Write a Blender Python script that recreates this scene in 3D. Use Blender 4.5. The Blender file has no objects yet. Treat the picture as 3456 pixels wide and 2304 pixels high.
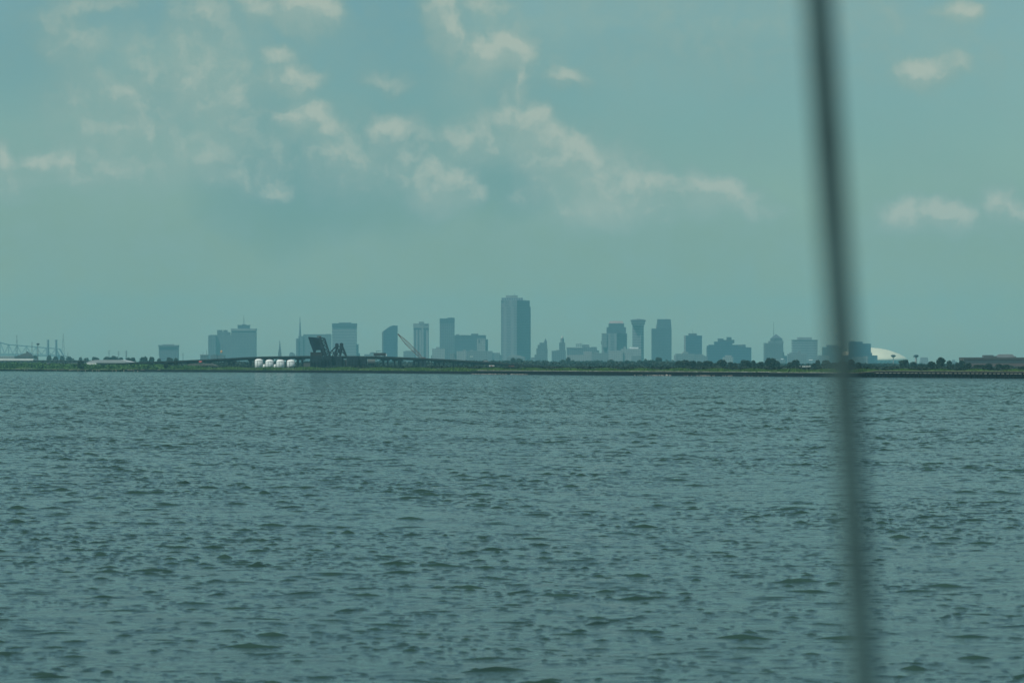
import bpy, math, random
import numpy as np
from mathutils import Vector
R = math.radians
scene = bpy.context.scene
COL = scene.collection
rng = random.Random(7)

# ------------------------------------------------------------------ camera
K = 1 / 13120.0            # radians per photo pixel (3456 px wide picture)
CAMH = 6.0                 # eye height over the lake
HOR = 1225.0               # photo row of the true horizon
cd = bpy.data.cameras.new('camera')
cam = bpy.data.objects.new('camera', cd)
COL.objects.link(cam)
cd.sensor_width = 36.0
cd.lens = 36.0 / (3456 * K)
cam.location = (0, 0, CAMH)
cam.rotation_euler = (R(90) + math.atan((HOR - 1152) * K), 0, 0)
cd.clip_start = 0.3
cd.clip_end = 60000
cd.dof.use_dof = True
cd.dof.focus_distance = 3000
cd.dof.aperture_fstop = 4.0
scene.camera = cam

# ------------------------------------------------------------------ world, sun, exposure
SUN_EL, SUN_AZ = R(58), R(-125)        # azimuth measured from +Y towards +X
world = bpy.data.worlds.new('World')
scene.world = world
world.use_nodes = True
scene.view_settings.view_transform = 'Standard'
scene.view_settings.look = 'None'
scene.view_settings.exposure = 0.0
scene.view_settings.gamma = 1.0
sd = bpy.data.lights.new('sun', 'SUN')
sd.energy = 3.3
sd.angle = R(0.5)
sd.color = (1.0, 1.0, 0.88)
sun = bpy.data.objects.new('sun', sd)
COL.objects.link(sun)
sdir = Vector((math.sin(SUN_AZ) * math.cos(SUN_EL), math.cos(SUN_AZ) * math.cos(SUN_EL), math.sin(SUN_EL)))
sun.rotation_euler = (-sdir).to_track_quat('-Z', 'Y').to_euler()
sun.location = (0, 0, 400)

SKY_TINT = (0.74, 1.12, 1.0)
SKY_STR = 0.10
CLOUD_COL = (4.1, 4.9, 4.25)
WIDE_COL = (3.0, 4.35, 3.9)
VEIL_COL = (2.55, 3.95, 3.6)
DEEP_COL = (0.80, 0.92, 1.0)

# cumulus puffs: photo column, row, half width, half height, weight
PUFFS = [
 (1030,45,70,45,1.0),(985,80,45,25,.8),(870,25,45,40,.8),(330,25,90,30,.45),(690,40,90,50,.4),
 (250,140,80,55,.45),(190,85,45,40,.35),(930,190,40,26,.8),(965,265,75,40,1.0),(990,300,60,35,.4),(925,245,35,25,.6),
 (450,310,50,30,.75),(490,270,35,20,.5),(655,255,60,55,.8),(630,200,35,35,.55),(700,300,110,70,.6),(800,350,80,90,.35),
 (480,420,60,35,.75),(340,450,75,45,.55),(390,500,70,45,.6),(300,410,45,40,.4),(180,555,80,26,.95),(240,590,50,25,.6),(560,550,260,45,.4),
 (690,525,60,28,.6),(760,580,90,40,.55),(880,610,60,50,.7),(920,640,50,25,.6),(350,600,120,40,.35),(60,600,90,40,.4),(8,560,25,40,.7),(20,620,60,50,.4),
 (1000,400,50,35,1.0),(1055,385,40,30,1.0),(1100,430,45,35,.75),(1060,480,70,50,.4),(1150,500,70,45,.7),(1210,550,60,55,.8),(1120,590,110,60,.35),(1230,620,60,40,.4),
 (1310,430,45,32,.75),(1390,490,50,60,.5),(1400,560,60,50,.5),(1500,600,75,48,1.0),(1570,665,45,35,.8),(1480,660,90,50,.6),(1340,590,70,45,.5),
 (1490,60,40,80,1.0),(1515,130,25,60,.9),(1450,40,25,80,.5),(1650,20,45,35,.7),(1680,90,50,60,.3),
 (1660,200,85,42,1.15),(1720,190,45,45,1.1),(1752,240,16,60,.9),(1690,260,90,80,.3),(1740,310,35,60,.35),(1900,265,60,28,.55),(1310,270,60,25,.4),
 (1590,470,65,50,.8),(1660,480,35,40,.6),(1600,440,30,20,.6),
 (1730,405,40,26,1.0),(1775,450,50,40,.9),(1815,400,35,28,.9),(1830,470,45,45,.9),(1790,520,60,45,.8),(1900,520,70,50,1.1),(1950,545,60,45,1.0),
 (1880,580,90,60,.5),(2010,610,75,45,1.1),(2060,670,90,60,1.1),(2120,620,45,35,.9),(2020,710,90,45,.9),(1930,680,70,50,.6),(2150,690,60,35,.8),(1830,660,100,50,.4),
 (2215,630,50,32,.9),(2250,680,70,40,.5),(2340,650,55,40,.75),(2430,665,60,40,.9),(2500,685,50,25,.7),(2350,700,110,40,.45),(2560,720,60,25,.4),
 (3130,250,70,32,.9),(3190,235,50,30,.6),(3230,205,30,25,.4),(3090,280,50,25,.5),(3240,30,60,30,.65),(3150,110,90,60,.25),
 (3080,715,70,35,.8),(3150,700,60,30,.7),(3210,725,60,38,.85),(3110,750,120,30,.4),(3400,690,50,40,.7),(3440,730,40,40,.6),(3380,790,90,25,.3),
 (420,380,170,110,.42),(560,500,190,70,.42),(330,560,200,50,.35),(1120,520,170,90,.40),(880,540,90,80,.36),(700,180,120,110,.34),(560,200,120,80,.34),(1980,620,170,110,.42),(1700,480,140,80,.36),(1650,180,140,90,.36),(1380,560,120,90,.36),
 (2450,60,700,110,.30),(2700,190,420,70,.22),(700,130,650,80,.22),(560,760,700,70,.16),(1700,800,700,60,.14),(3000,870,500,60,.12),
]
GAPS = [(985,640,170,110,1.0),(1120,690,200,60,.8),(1340,400,120,200,.7),(1250,230,120,120,.6),(900,420,80,90,.6),(1330,650,150,60,.6),
 (1690,620,90,70,.9),(1620,560,60,60,.6),(60,170,160,110,.6),(350,40,230,35,.5),(1080,200,130,160,.5),(1330,120,130,150,.7),(1850,330,170,70,.5),
 (2200,400,600,120,.35),(640,90,200,30,.3),(560,330,120,60,.3),(2060,170,500,40,.3)]

def build_world():
    nt = world.node_tree
    for n in list(nt.nodes): nt.nodes.remove(n)
    def grp(name, blobs):
        g = bpy.data.node_groups.new(name, 'ShaderNodeTree')
        g.interface.new_socket('V', in_out='INPUT', socket_type='NodeSocketVector')
        g.interface.new_socket('F', in_out='OUTPUT', socket_type='NodeSocketFloat')
        gi = g.nodes.new('NodeGroupInput'); go = g.nodes.new('NodeGroupOutput')
        last = None
        for (cx, cy, rx, ry, w) in blobs:
            u, v = (cx - 1728) * K, (HOR - cy) * K
            if name == 'cloud_field' and w > .3: w = .32 + .70 * w
            ix, iy = 1 / (rx * K * 2.3), 1 / (ry * K * 2.3)
            a = g.nodes.new('ShaderNodeVectorMath'); a.operation = 'MULTIPLY_ADD'
            g.links.new(gi.outputs[0], a.inputs[0])
            a.inputs[1].default_value = (ix, iy, 0); a.inputs[2].default_value = (-u * ix, -v * iy, 0)
            l = g.nodes.new('ShaderNodeVectorMath'); l.operation = 'DOT_PRODUCT'
            g.links.new(a.outputs[0], l.inputs[0]); g.links.new(a.outputs[0], l.inputs[1])
            m = g.nodes.new('ShaderNodeMath'); m.operation = 'MULTIPLY_ADD'
            g.links.new(l.outputs['Value'], m.inputs[0]); m.inputs[1].default_value = -w; m.inputs[2].default_value = w
            if last is None: last = m
            else:
                mx = g.nodes.new('ShaderNodeMath'); mx.operation = 'SMOOTH_MAX'
                g.links.new(last.outputs[0], mx.inputs[0]); g.links.new(m.outputs[0], mx.inputs[1]); mx.inputs[2].default_value = 0.35
                last = mx
        mz = g.nodes.new('ShaderNodeMath'); mz.operation = 'MAXIMUM'; mz.inputs[1].default_value = 0
        g.links.new(last.outputs[0], mz.inputs[0]); g.links.new(mz.outputs[0], go.inputs[0])
        return g
    N = lambda t: nt.nodes.new(t)
    L = nt.links.new
    def math_(op, a, b=None, c=None, clamp=False):
        m = N('ShaderNodeMath'); m.operation = op; m.use_clamp = clamp
        for i, v in enumerate((a, b, c)):
            if v is None: continue
            if isinstance(v, (int, float)): m.inputs[i].default_value = v
            else: L(v, m.inputs[i])
        return m.outputs[0]
    tc = N('ShaderNodeTexCoord'); sp = N('ShaderNodeSeparateXYZ'); L(tc.outputs['Generated'], sp.inputs[0])
    front = math_('GREATER_THAN', sp.outputs[1], 0.05)
    ys = math_('MAXIMUM', sp.outputs[1], 0.05)
    cu = N('ShaderNodeCombineXYZ'); L(math_('DIVIDE', sp.outputs[0], ys), cu.inputs[0]); L(math_('DIVIDE', sp.outputs[2], ys), cu.inputs[1])
    uv = cu.outputs[0]
    def noise(vec, scale, detail, rough, off=0):
        n = N('ShaderNodeTexNoise'); n.inputs['Scale'].default_value = scale; n.inputs['Detail'].default_value = detail
        n.inputs['Roughness'].default_value = rough; L(vec, n.inputs['Vector']); return n
    # domain warp for billowy outlines
    nw = noise(uv, 55, 5, .58)
    wv = N('ShaderNodeVectorMath'); wv.operation = 'SUBTRACT'; L(nw.outputs['Color'], wv.inputs[0]); wv.inputs[1].default_value = (.5, .5, .5)
    ws = N('ShaderNodeVectorMath'); ws.operation = 'MULTIPLY_ADD'; L(wv.outputs[0], ws.inputs[0]); ws.inputs[1].default_value = (.012, .012, 0); L(uv, ws.inputs[2])
    G = grp('cloud_field', PUFFS)
    g1 = N('ShaderNodeGroup'); g1.node_tree = G; L(ws.outputs[0], g1.inputs[0])
    up = N('ShaderNodeVectorMath'); up.operation = 'ADD'; L(ws.outputs[0], up.inputs[0]); up.inputs[1].default_value = (.0016, .0040, 0)
    g2 = N('ShaderNodeGroup'); g2.node_tree = G; L(up.outputs[0], g2.inputs[0])
    nfo = math_('MULTIPLY_ADD', noise(ws.outputs[0], 58, 6, .57).outputs['Fac'], .62, math_('MULTIPLY', noise(ws.outputs[0], 190, 4, .55).outputs['Fac'], .38))
    n2 = math_('MULTIPLY_ADD', noise(up.outputs[0], 58, 6, .57).outputs['Fac'], .62, math_('MULTIPLY', noise(up.outputs[0], 190, 4, .55).outputs['Fac'], .38))
    def dens(f, n):
        t = math_('MULTIPLY_ADD', math_('SUBTRACT', n, .5), 2.9, f)
        t = math_('SUBTRACT', t, .08)
        mr = N('ShaderNodeMapRange'); mr.interpolation_type = 'SMOOTHSTEP'; L(t, mr.inputs[0])
        mr.inputs[1].default_value = -.02; mr.inputs[2].default_value = 1.25
        gate = N('ShaderNodeMapRange'); L(f, gate.inputs[0]); gate.inputs[2].default_value = .5
        return math_('MULTIPLY', mr.outputs[0], gate.outputs[0])
    d1 = dens(g1.outputs[0], nfo); d2 = dens(g2.outputs[0], n2)
    edge = math_('MAXIMUM', math_('SUBTRACT', d1, d2), 0)
    fac = math_('ADD', math_('MULTIPLY', d1, .52), math_('MULTIPLY', edge, 1.25))
    veil = N('ShaderNodeMapRange'); veil.interpolation_type = 'SMOOTHSTEP'; L(math_('MULTIPLY_ADD', math_('SUBTRACT', nfo, .5), 1.6, g1.outputs[0]), veil.inputs[0]); veil.inputs[1].default_value = -.3; veil.inputs[2].default_value = .75
    veilf = math_('MULTIPLY', math_('MULTIPLY', veil.outputs[0], front), .85)
    wt = N('ShaderNodeMapRange'); wt.interpolation_type = 'SMOOTHSTEP'; L(g1.outputs[0], wt.inputs[0]); wt.inputs[1].default_value = .0; wt.inputs[2].default_value = .95
    fac = math_('MULTIPLY', fac, math_('MULTIPLY_ADD', wt.outputs[0], .75, .12))
    fac = math_('MULTIPLY', fac, front, clamp=True)
    # deeper gaps
    GG = grp('gap_field', GAPS)
    g3 = N('ShaderNodeGroup'); g3.node_tree = GG; L(ws.outputs[0], g3.inputs[0])
    gap = math_('MULTIPLY', math_('MULTIPLY', g3.outputs[0], front), 1.0, clamp=True)
    # broad soft unevenness of the humid sky + loose clouds over the rest of the dome
    lo = noise(uv, 16, 4, .55).outputs['Fac']
    allsky = noise(tc.outputs['Generated'], 3.2, 6, .58).outputs['Fac']
    mr2 = N('ShaderNodeMapRange'); mr2.interpolation_type = 'SMOOTHSTEP'; L(allsky, mr2.inputs[0]); mr2.inputs[1].default_value = .5; mr2.inputs[2].default_value = .7
    hi = N('ShaderNodeMapRange'); L(sp.outputs[2], hi.inputs[0]); hi.inputs[1].default_value = .11; hi.inputs[2].default_value = .25
    wide = math_('MULTIPLY', math_('MULTIPLY', mr2.outputs[0], hi.outputs[0]), .6)
    sky = N('ShaderNodeTexSky'); sky.sky_type = 'NISHITA'; sky.sun_disc = False
    sky.sun_elevation = SUN_EL; sky.sun_rotation = SUN_AZ
    sky.air_density = 1.0; sky.dust_density = 1.0; sky.ozone_density = 1.0
    def mix(mode, fac_, a, b):
        m = N('ShaderNodeMix'); m.data_type = 'RGBA'; m.blend_type = mode
        if isinstance(fac_, (int, float)): m.inputs[0].default_value = fac_
        else: L(fac_, m.inputs[0])
        for i, v in ((6, a), (7, b)):
            if isinstance(v, tuple): m.inputs[i].default_value = (*v, 1)
            else: L(v, m.inputs[i])
        return m.outputs[2]
    base = mix('MULTIPLY', 1.0, sky.outputs[0], SKY_TINT)
    elv = N('ShaderNodeMapRange'); elv.interpolation_type = 'SMOOTHSTEP'; L(sp.outputs[2], elv.inputs[0]); elv.inputs[1].default_value = 0.0; elv.inputs[2].default_value = .035
    base = mix('MULTIPLY', math_('SUBTRACT', 1.0, elv.outputs[0]), base, (1.22, 1.0, 1.0))
    base = mix('MULTIPLY', elv.outputs[0], base, (.72, .69, .745))
    lov = math_('MULTIPLY_ADD', lo, .30, .85)
    lc = N('ShaderNodeCombineXYZ'); L(lov, lc.inputs[0]); L(math_('MULTIPLY_ADD', lo, .18, .91), lc.inputs[1]); L(math_('MULTIPLY_ADD', lo, .14, .93), lc.inputs[2])
    base = mix('MULTIPLY', 1.0, base, lc.outputs[0])
    col = mix('MIX', wide, base, WIDE_COL)
    full = mix('MIX', veilf, col, VEIL_COL)
    full = mix('MULTIPLY', math_('MULTIPLY', gap, .9), full, (.70, .84, .92))
    full = mix('MIX', fac, full, CLOUD_COL)
    win = math_('MULTIPLY', math_('MULTIPLY', front, math_('LESS_THAN', math_('ABSOLUTE', math_('DIVIDE', sp.outputs[0], ys)), .30)), math_('LESS_THAN', math_('DIVIDE', sp.outputs[2], ys), .16))
    bg = N('ShaderNodeBackground'); bg.inputs[1].default_value = SKY_STR; L(full, bg.inputs[0])
    bg2 = N('ShaderNodeBackground'); bg2.inputs[1].default_value = SKY_STR; L(col, bg2.inputs[0])
    ms = N('ShaderNodeMixShader'); L(win, ms.inputs[0]); L(bg2.outputs[0], ms.inputs[1]); L(bg.outputs[0], ms.inputs[2])
    out = N('ShaderNodeOutputWorld'); L(ms.outputs[0], out.inputs[0])
build_world()

# ------------------------------------------------------------------ helpers
def P(px, py, D, dy=0.0):
    """photo column / row at distance D -> a point in the place (metres)"""
    return Vector(((px - 1728) * K * D, D + dy, CAMH + (HOR - py) * K * D))
TILES = {'1': (0, 1040, 5.345), '2': (420, 1040, 5.345), '3': (840, 1040, 5.345), '4': (1260, 1040, 5.345), '5': (1640, 980, 4.9),
         '6': (2000, 1040, 5.345), '7': (2360, 1040, 5.345), '8': (2700, 1080, 5.345), '9': (3060, 1120, 5.94), 'n': (0, 0, 1)}
def T(t, zx, zy):
    a, b, s = TILES[t]
    return a + zx / s, b + zy / s
def TP(t, zx, zy, D, dy=0.0):
    return P(*T(t, zx, zy), D, dy)

MAT = {}
def mat(name, color, rough=.8, noise=.12, scale=.05, metallic=0.0, spec=.08):
    if name in MAT: return MAT[name]
    m = bpy.data.materials.new(name); m.use_nodes = True
    nt = m.node_tree; b = nt.nodes['Principled BSDF']
    b.inputs['Roughness'].default_value = rough; b.inputs['Metallic'].default_value = metallic
    b.inputs['Specular IOR Level'].default_value = spec
    tc = nt.nodes.new('ShaderNodeTexCoord'); n = nt.nodes.new('ShaderNodeTexNoise')
    n.inputs['Scale'].default_value = scale; n.inputs['Detail'].default_value = 5
    nt.links.new(tc.outputs['Object'], n.inputs['Vector'])
    cr = nt.nodes.new('ShaderNodeValToRGB'); nt.links.new(n.outputs['Fac'], cr.inputs[0])
    lo = tuple(max(0, c * (1 - noise * 2)) for c in color); hi = tuple(min(1, c * (1 + noise * 2)) for c in color)
    cr.color_ramp.elements[0].position = .3; cr.color_ramp.elements[1].position = .7
    cr.color_ramp.elements[0].color = (*lo, 1); cr.color_ramp.elements[1].color = (*hi, 1)
    nt.links.new(cr.outputs[0], b.inputs['Base Color'])
    MAT[name] = m
    return m

def facade(name, wall, glass, floor=4.0, bay=5.0, mode='bands', gz=.5, gx=.6, zoff=0):
    """procedural curtain wall: storeys and bays in metres"""
    if name in MAT: return MAT[name]
    m = bpy.data.materials.new(name); m.use_nodes = True
    nt = m.node_tree; b = nt.nodes['Principled BSDF']
    N = nt.nodes.new; L = nt.links.new
    tc = N('ShaderNodeTexCoord'); sp = N('ShaderNodeSeparateXYZ'); L(tc.outputs['Object'], sp.inputs[0])
    def mm(op, a, bb, c=None):
        x = N('ShaderNodeMath'); x.operation = op
        for i, v in enumerate((a, bb, c)):
            if v is None: continue
            if isinstance(v, (int, float)): x.inputs[i].default_value = v
            else: L(v, x.inputs[i])
        return x.outputs[0]
    fz = mm('FRACT', mm('DIVIDE', mm('ADD', sp.outputs[2], 2000 * floor + zoff), floor), 0)
    wz = mm('LESS_THAN', fz, gz)
    h = mm('ADD', sp.outputs[0], mm('MULTIPLY', sp.outputs[1], .93))
    fx = mm('FRACT', mm('DIVIDE', mm('ADD', h, 5000 * bay), bay), 0)
    wx = mm('LESS_THAN', fx, gx)
    if mode == 'bands': f = wz
    elif mode == 'ribs': f = wx
    elif mode == 'grid': f = mm('MULTIPLY', wz, wx)
    else: f = mm('MULTIPLY', wz, 0.0)
    n = N('ShaderNodeTexNoise'); n.inputs['Scale'].default_value = .035; n.inputs['Detail'].default_value = 6; L(tc.outputs['Object'], n.inputs['Vector'])
    vr = mm('MULTIPLY_ADD', n.outputs['Fac'], .5, .75)
    mx = N('ShaderNodeMix'); mx.data_type = 'RGBA'; L(f, mx.inputs[0]); mx.inputs[6].default_value = (*wall, 1); mx.inputs[7].default_value = (*glass, 1)
    m2 = N('ShaderNodeMix'); m2.data_type = 'RGBA'; m2.blend_type = 'MULTIPLY'; m2.inputs[0].default_value = 1
    cc = N('ShaderNodeCombineXYZ'); [L(vr, cc.inputs[i]) for i in range(3)]
    L(mx.outputs[2], m2.inputs[6]); L(cc.outputs[0], m2.inputs[7]); L(m2.outputs[2], b.inputs['Base Color'])
    L(mm('MULTIPLY_ADD', f, -.5, .75), b.inputs['Roughness'])
    MAT[name] = m
    return m

class MB:
    def __init__(s): s.v = []; s.f = []
    def add(s, vs, fs):
        o = len(s.v); s.v += [tuple(v) for v in vs]; s.f += [tuple(i + o for i in f) for f in fs]; return s
    def prism(s, foot, z0, z1, top=None):
        top = top or foot; n = len(foot)
        vs = [(x, y, z0) for x, y in foot] + [(x, y, z1) for x, y in top]
        fs = [(i, (i + 1) % n, n + (i + 1) % n, n + i) for i in range(n)] + [tuple(range(n - 1, -1, -1)), tuple(range(n, 2 * n))]
        return s.add(vs, fs)
    def box(s, x0, x1, y0, y1, z0, z1):
        return s.prism([(x0, y0), (x1, y0), (x1, y1), (x0, y1)], z0, z1)
    def extrude(s, prof, y0, y1):       # profile in x,z
        n = len(prof)
        vs = [(x, y0, z) for x, z in prof] + [(x, y1, z) for x, z in prof]
        fs = [(i, (i + 1) % n, n + (i + 1) % n, n + i) for i in range(n)] + [tuple(range(n - 1, -1, -1)), tuple(range(n, 2 * n))]
        return s.add(vs, fs)
    def lathe(s, cx, cy, prof, n=20):   # profile r,z
        vs = []; fs = []
        for r, z in prof:
            for k in range(n):
                a = 2 * math.pi * k / n; vs.append((cx + r * math.cos(a), cy + r * math.sin(a), z))
        for j in range(len(prof) - 1):
            for k in range(n):
                fs.append((j * n + k, j * n + (k + 1) % n, (j + 1) * n + (k + 1) % n, (j + 1) * n + k))
        fs.append(tuple(range(n - 1, -1, -1))); fs.append(tuple((len(prof) - 1) * n + k for k in range(n)))
        return s.add(vs, fs)
    def beam(s, a, b, w, h=None):
        a = Vector(a); b = Vector(b); h = h or w
        d = (b - a).normalized(); ref = Vector((0, 1, 0)) if abs(d.y) < .9 else Vector((0, 0, 1))
        u = d.cross(ref).normalized(); v = d.cross(u).normalized()
        vs = []
        for p in (a, b):
            for q, r in ((-1, -1), (1, -1), (1, 1), (-1, 1)): vs.append(p + u * (q * w / 2) + v * (r * h / 2))
        return s.add(vs, [(0, 1, 5, 4), (1, 2, 6, 5), (2, 3, 7, 6), (3, 0, 4, 7), (3, 2, 1, 0), (4, 5, 6, 7)])
    def build(s, name, m, parent=None, smooth=False, origin=None):
        me = bpy.data.meshes.new(name)
        vs = s.v
        if origin is not None:
            vs = [(x - origin[0], y - origin[1], z - origin[2]) for x, y, z in vs]
        me.from_pydata(vs, [], s.f); me.materials.append(m)
        if smooth: me.polygons.foreach_set('use_smooth', [True] * len(me.polygons))
        o = bpy.data.objects.new(name, me); COL.objects.link(o)
        if parent: o.parent = parent
        elif origin is not None: o.location = origin
        me.update()
        return o

def tag(o, label=None, cat=None, group=None, kind=None):
    if label: o['label'] = label
    if cat: o['category'] = cat
    if group: o['group'] = group
    if kind: o['kind'] = kind
    return o
def thing(name, label, cat, loc, group=None):
    o = bpy.data.objects.new(name, None); COL.objects.link(o); o.location = loc; o.empty_display_size = .5
    return tag(o, label, cat, group)
def copy_tree(o, parent=None):
    c = o.copy(); COL.objects.link(c)
    if parent: c.parent = parent
    for ch in list(o.children): copy_tree(ch, c)
    return c
def npmesh(name, V, F, m, parent=None, smooth=False):
    me = bpy.data.meshes.new(name)
    V = np.ascontiguousarray(V, np.float32); F = np.ascontiguousarray(F, np.int32)
    me.vertices.add(len(V)); me.vertices.foreach_set('co', V.ravel())
    me.loops.add(F.size); me.loops.foreach_set('vertex_index', F.ravel())
    me.polygons.add(len(F)); me.polygons.foreach_set('loop_start', np.arange(0, F.size, F.shape[1], dtype=np.int32))
    if smooth: me.polygons.foreach_set('use_smooth', np.ones(len(F), bool))
    me.materials.append(m); me.update(calc_edges=True)
    o = bpy.data.objects.new(name, me); COL.objects.link(o)
    if parent: o.parent = parent
    return o

GZ = 2.4          # level of the flat land
# ------------------------------------------------------------------ shoreline
SH = [(-900, 1244.5), (-300, 1249), (0, 1251), (500, 1254.2), (1000, 1257), (1260, 1258.9), (1500, 1260.8), (1600, 1262.3), (2000, 1266), (2360, 1268.3),
      (2700, 1271), (3000, 1273.3), (3300, 1275.7), (3456, 1277.2), (4200, 1284), (6000, 1300)]
def shore_D(px):
    for (a, ya), (b, yb) in zip(SH, SH[1:]):
        if a <= px <= b:
            y = ya + (yb - ya) * (px - a) / (b - a); return CAMH / ((y - HOR) * K)
    return CAMH / ((SH[-1][1] - HOR) * K) if px > 0 else CAMH / ((SH[0][1] - HOR) * K)

# ------------------------------------------------------------------ water
def water_material():
    m = bpy.data.materials.new('lake_water'); m.use_nodes = True
    nt = m.node_tree; b = nt.nodes['Principled BSDF']; N = nt.nodes.new; L = nt.links.new
    b.inputs['Base Color'].default_value = (.026, .058, .046, 1)
    b.inputs['Roughness'].default_value = .07; b.inputs['IOR'].default_value = 1.333; b.inputs['Specular IOR Level'].default_value = .72
    tc = N('ShaderNodeTexCoord')
    def mapped(sx, sy, rot=0):
        mp = N('ShaderNodeMapping'); mp.inputs['Scale'].default_value = (sx, sy, 1); mp.inputs['Rotation'].default_value = (0, 0, rot)
        L(tc.outputs['Object'], mp.inputs[0]); return mp.outputs[0]
    def nz(vec, sc, det=3, ro=.6):
        n = N('ShaderNodeTexNoise'); n.inputs['Scale'].default_value = sc; n.inputs['Detail'].default_value = det; n.inputs['Roughness'].default_value = ro
        L(vec, n.inputs['Vector']); return n.outputs['Fac']
    a = nz(mapped(1.0, 1.7, .12), 1.5, 5, .62)       # short chop
    c = nz(mapped(.6, 1.3, -.1), 6.0, 3, .65)         # ripples
    b1 = N('ShaderNodeBump'); b1.inputs['Strength'].default_value = 1; 
    ln = N('ShaderNodeVectorMath'); ln.operation = 'LENGTH'; L(tc.outputs['Object'], ln.inputs[0])
    mr = N('ShaderNodeMapRange'); L(ln.outputs['Value'], mr.inputs[0]); mr.inputs[1].default_value = 150; mr.inputs[2].default_value = 900; mr.inputs[3].default_value = .035; mr.inputs[4].default_value = .24
    gu = nz(mapped(.02, .008), 1.0, 4, .6)
    gm = N('ShaderNodeMath'); gm.operation = 'MULTIPLY'; L(mr.outputs[0], gm.inputs[0])
    g2 = N('ShaderNodeMapRange'); L(gu, g2.inputs[0]); g2.inputs[1].default_value = .3; g2.inputs[2].default_value = .7; g2.inputs[3].default_value = .5; g2.inputs[4].default_value = 1.5; L(g2.outputs[0], gm.inputs[1])
    L(gm.outputs[0], b1.inputs['Distance']); L(a, b1.inputs['Height'])
    b2 = N('ShaderNodeBump'); b2.inputs['Strength'].default_value = 1; b2.inputs['Distance'].default_value = .028; L(c, b2.inputs['Height']); L(b1.outputs[0], b2.inputs['Normal'])
    L(b2.outputs[0], b.inputs['Normal'])
    return m
def build_water():
    g = np.random.RandomState(11)
    rs = [1.0, 4, 8, 14, 20, 28, 36, 44, 50, 55, 60]
    pair = [0] * len(rs)
    r = 64.0
    while r < 2900:                                  # rows in close pairs: each pair can carry a steep wavelet front
        sp = .0017 * r * g.uniform(.85, 1.15)
        rs += [r, r + .024 * (r / 70) ** .5]; pair += [0, 1]; r += sp
    while r < 13200:
        rs.append(r); pair.append(0); r *= 1.08
    rs.append(13200.0); pair.append(0)
    rs = np.array(rs); pair = np.array(pair)
    th = np.concatenate([np.linspace(-math.pi, -.15, 26)[:-1], np.linspace(-.15, .15, 760), np.linspace(.15, math.pi, 26)[1:]])
    nr, nc = len(rs), len(th)
    X = (rs[:, None] * np.sin(th)[None]).astype(np.float32); Y = (rs[:, None] * np.cos(th)[None]).astype(np.float32)
    SPC = np.maximum(.0017 * rs[:, None], rs[:, None] * np.gradient(th)[None]).astype(np.float32)
    Z = np.zeros_like(X); DX = np.zeros_like(X); DY = np.zeros_like(X)
    for i in range(46):                              # gentle chop
        lam = 0.6 * (4.5 / .6) ** ((i + g.uniform(0, 1)) / 46)
        k = 2 * math.pi / lam; a = math.pi / 2 + .10 + g.normal(0, .5); dx, dy = math.cos(a), math.sin(a)
        ph = (k * (X * dx + Y * dy) + g.uniform(0, 6.3)).astype(np.float32)
        A = CHOP * lam ** .8 * np.clip((lam / SPC - 2.0) / 3.0, 0, 1)
        Z += A * np.cos(ph)
    for i in range(14):                              # wander of the crest lines
        lam = 1.2 * (9 / 1.2) ** ((i + g.uniform(0, 1)) / 14); k = 2 * math.pi / lam; a = g.uniform(-.9, .9)
        ph = (k * (X * math.cos(a) + Y * math.sin(a)) + g.uniform(0, 6.3)).astype(np.float32)
        DY += .028 * lam * np.cos(ph) * np.clip((lam / SPC - 2.0) / 3.0, 0, 1)
    # wind patches: where the water is more or less ruffled
    patch = np.ones_like(X)
    for i in range(18):
        k = 2 * math.pi / (3 * 25 ** g.uniform(0, 1)); a = g.uniform(0, math.pi)
        patch += .13 * np.cos(k * (X * math.cos(a) + Y * math.sin(a) * .5) + g.uniform(0, 6.3)).astype(np.float32)
    patch = np.clip(patch, .45, 1.9)
    c0, c1 = 25, 25 + 760
    for j in np.nonzero(pair)[0]:
        rr = rs[j]; x = rr * np.sin(th[c0:c1]); W = x[-1] - x[0]; h = np.zeros(c1 - c0)
        dxm = W / (c1 - c0); spc = .0017 * rr
        for dens, L0, L1, h0, hc in WAVELETS:        # per square metre, half length range, mean height, cap
            n = g.poisson(dens * W * spc)
            if n == 0: continue
            xc = g.uniform(x[0], x[-1], n); L = L0 * (L1 / L0) ** g.uniform(0, 1, n); H = np.minimum(g.exponential(h0, n) + h0 * .35, hc)
            for q in range(n):
                if L[q] < dxm * .8: continue
                a = max(0, int((xc[q] - L[q] - x[0]) / dxm)); b = min(c1 - c0, int((xc[q] + L[q] - x[0]) / dxm) + 2)
                if b <= a: continue
                t = np.clip(1 - np.abs((x[a:b] - xc[q]) / L[q]), 0, 1)
                h[a:b] = np.maximum(h[a:b], H[q] * t ** .8)
        h *= patch[j, c0:c1]
        Z[j, c0:c1] += h; Z[j + 1, c0:c1] += .35 * h
    V = np.stack([X + DX, Y + DY, Z], -1).reshape(-1, 3)
    i = np.arange(nr - 1)[:, None] * nc; j = np.arange(nc - 1)[None]
    F = np.stack([i + j, i + j + nc, i + j + nc + 1, i + j + 1], -1).reshape(-1, 4)[:, ::-1]
    o = npmesh('water', V, F, water_material(), smooth=True)
    tag(o, kind='structure')
    return o
CHOP = .0010
WAVELETS = [(.12, .25, .75, .026, .09), (.75, .10, .32, .0130, .045), (4.5, .06, .17, .0060, .018)]
build_water()

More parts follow.
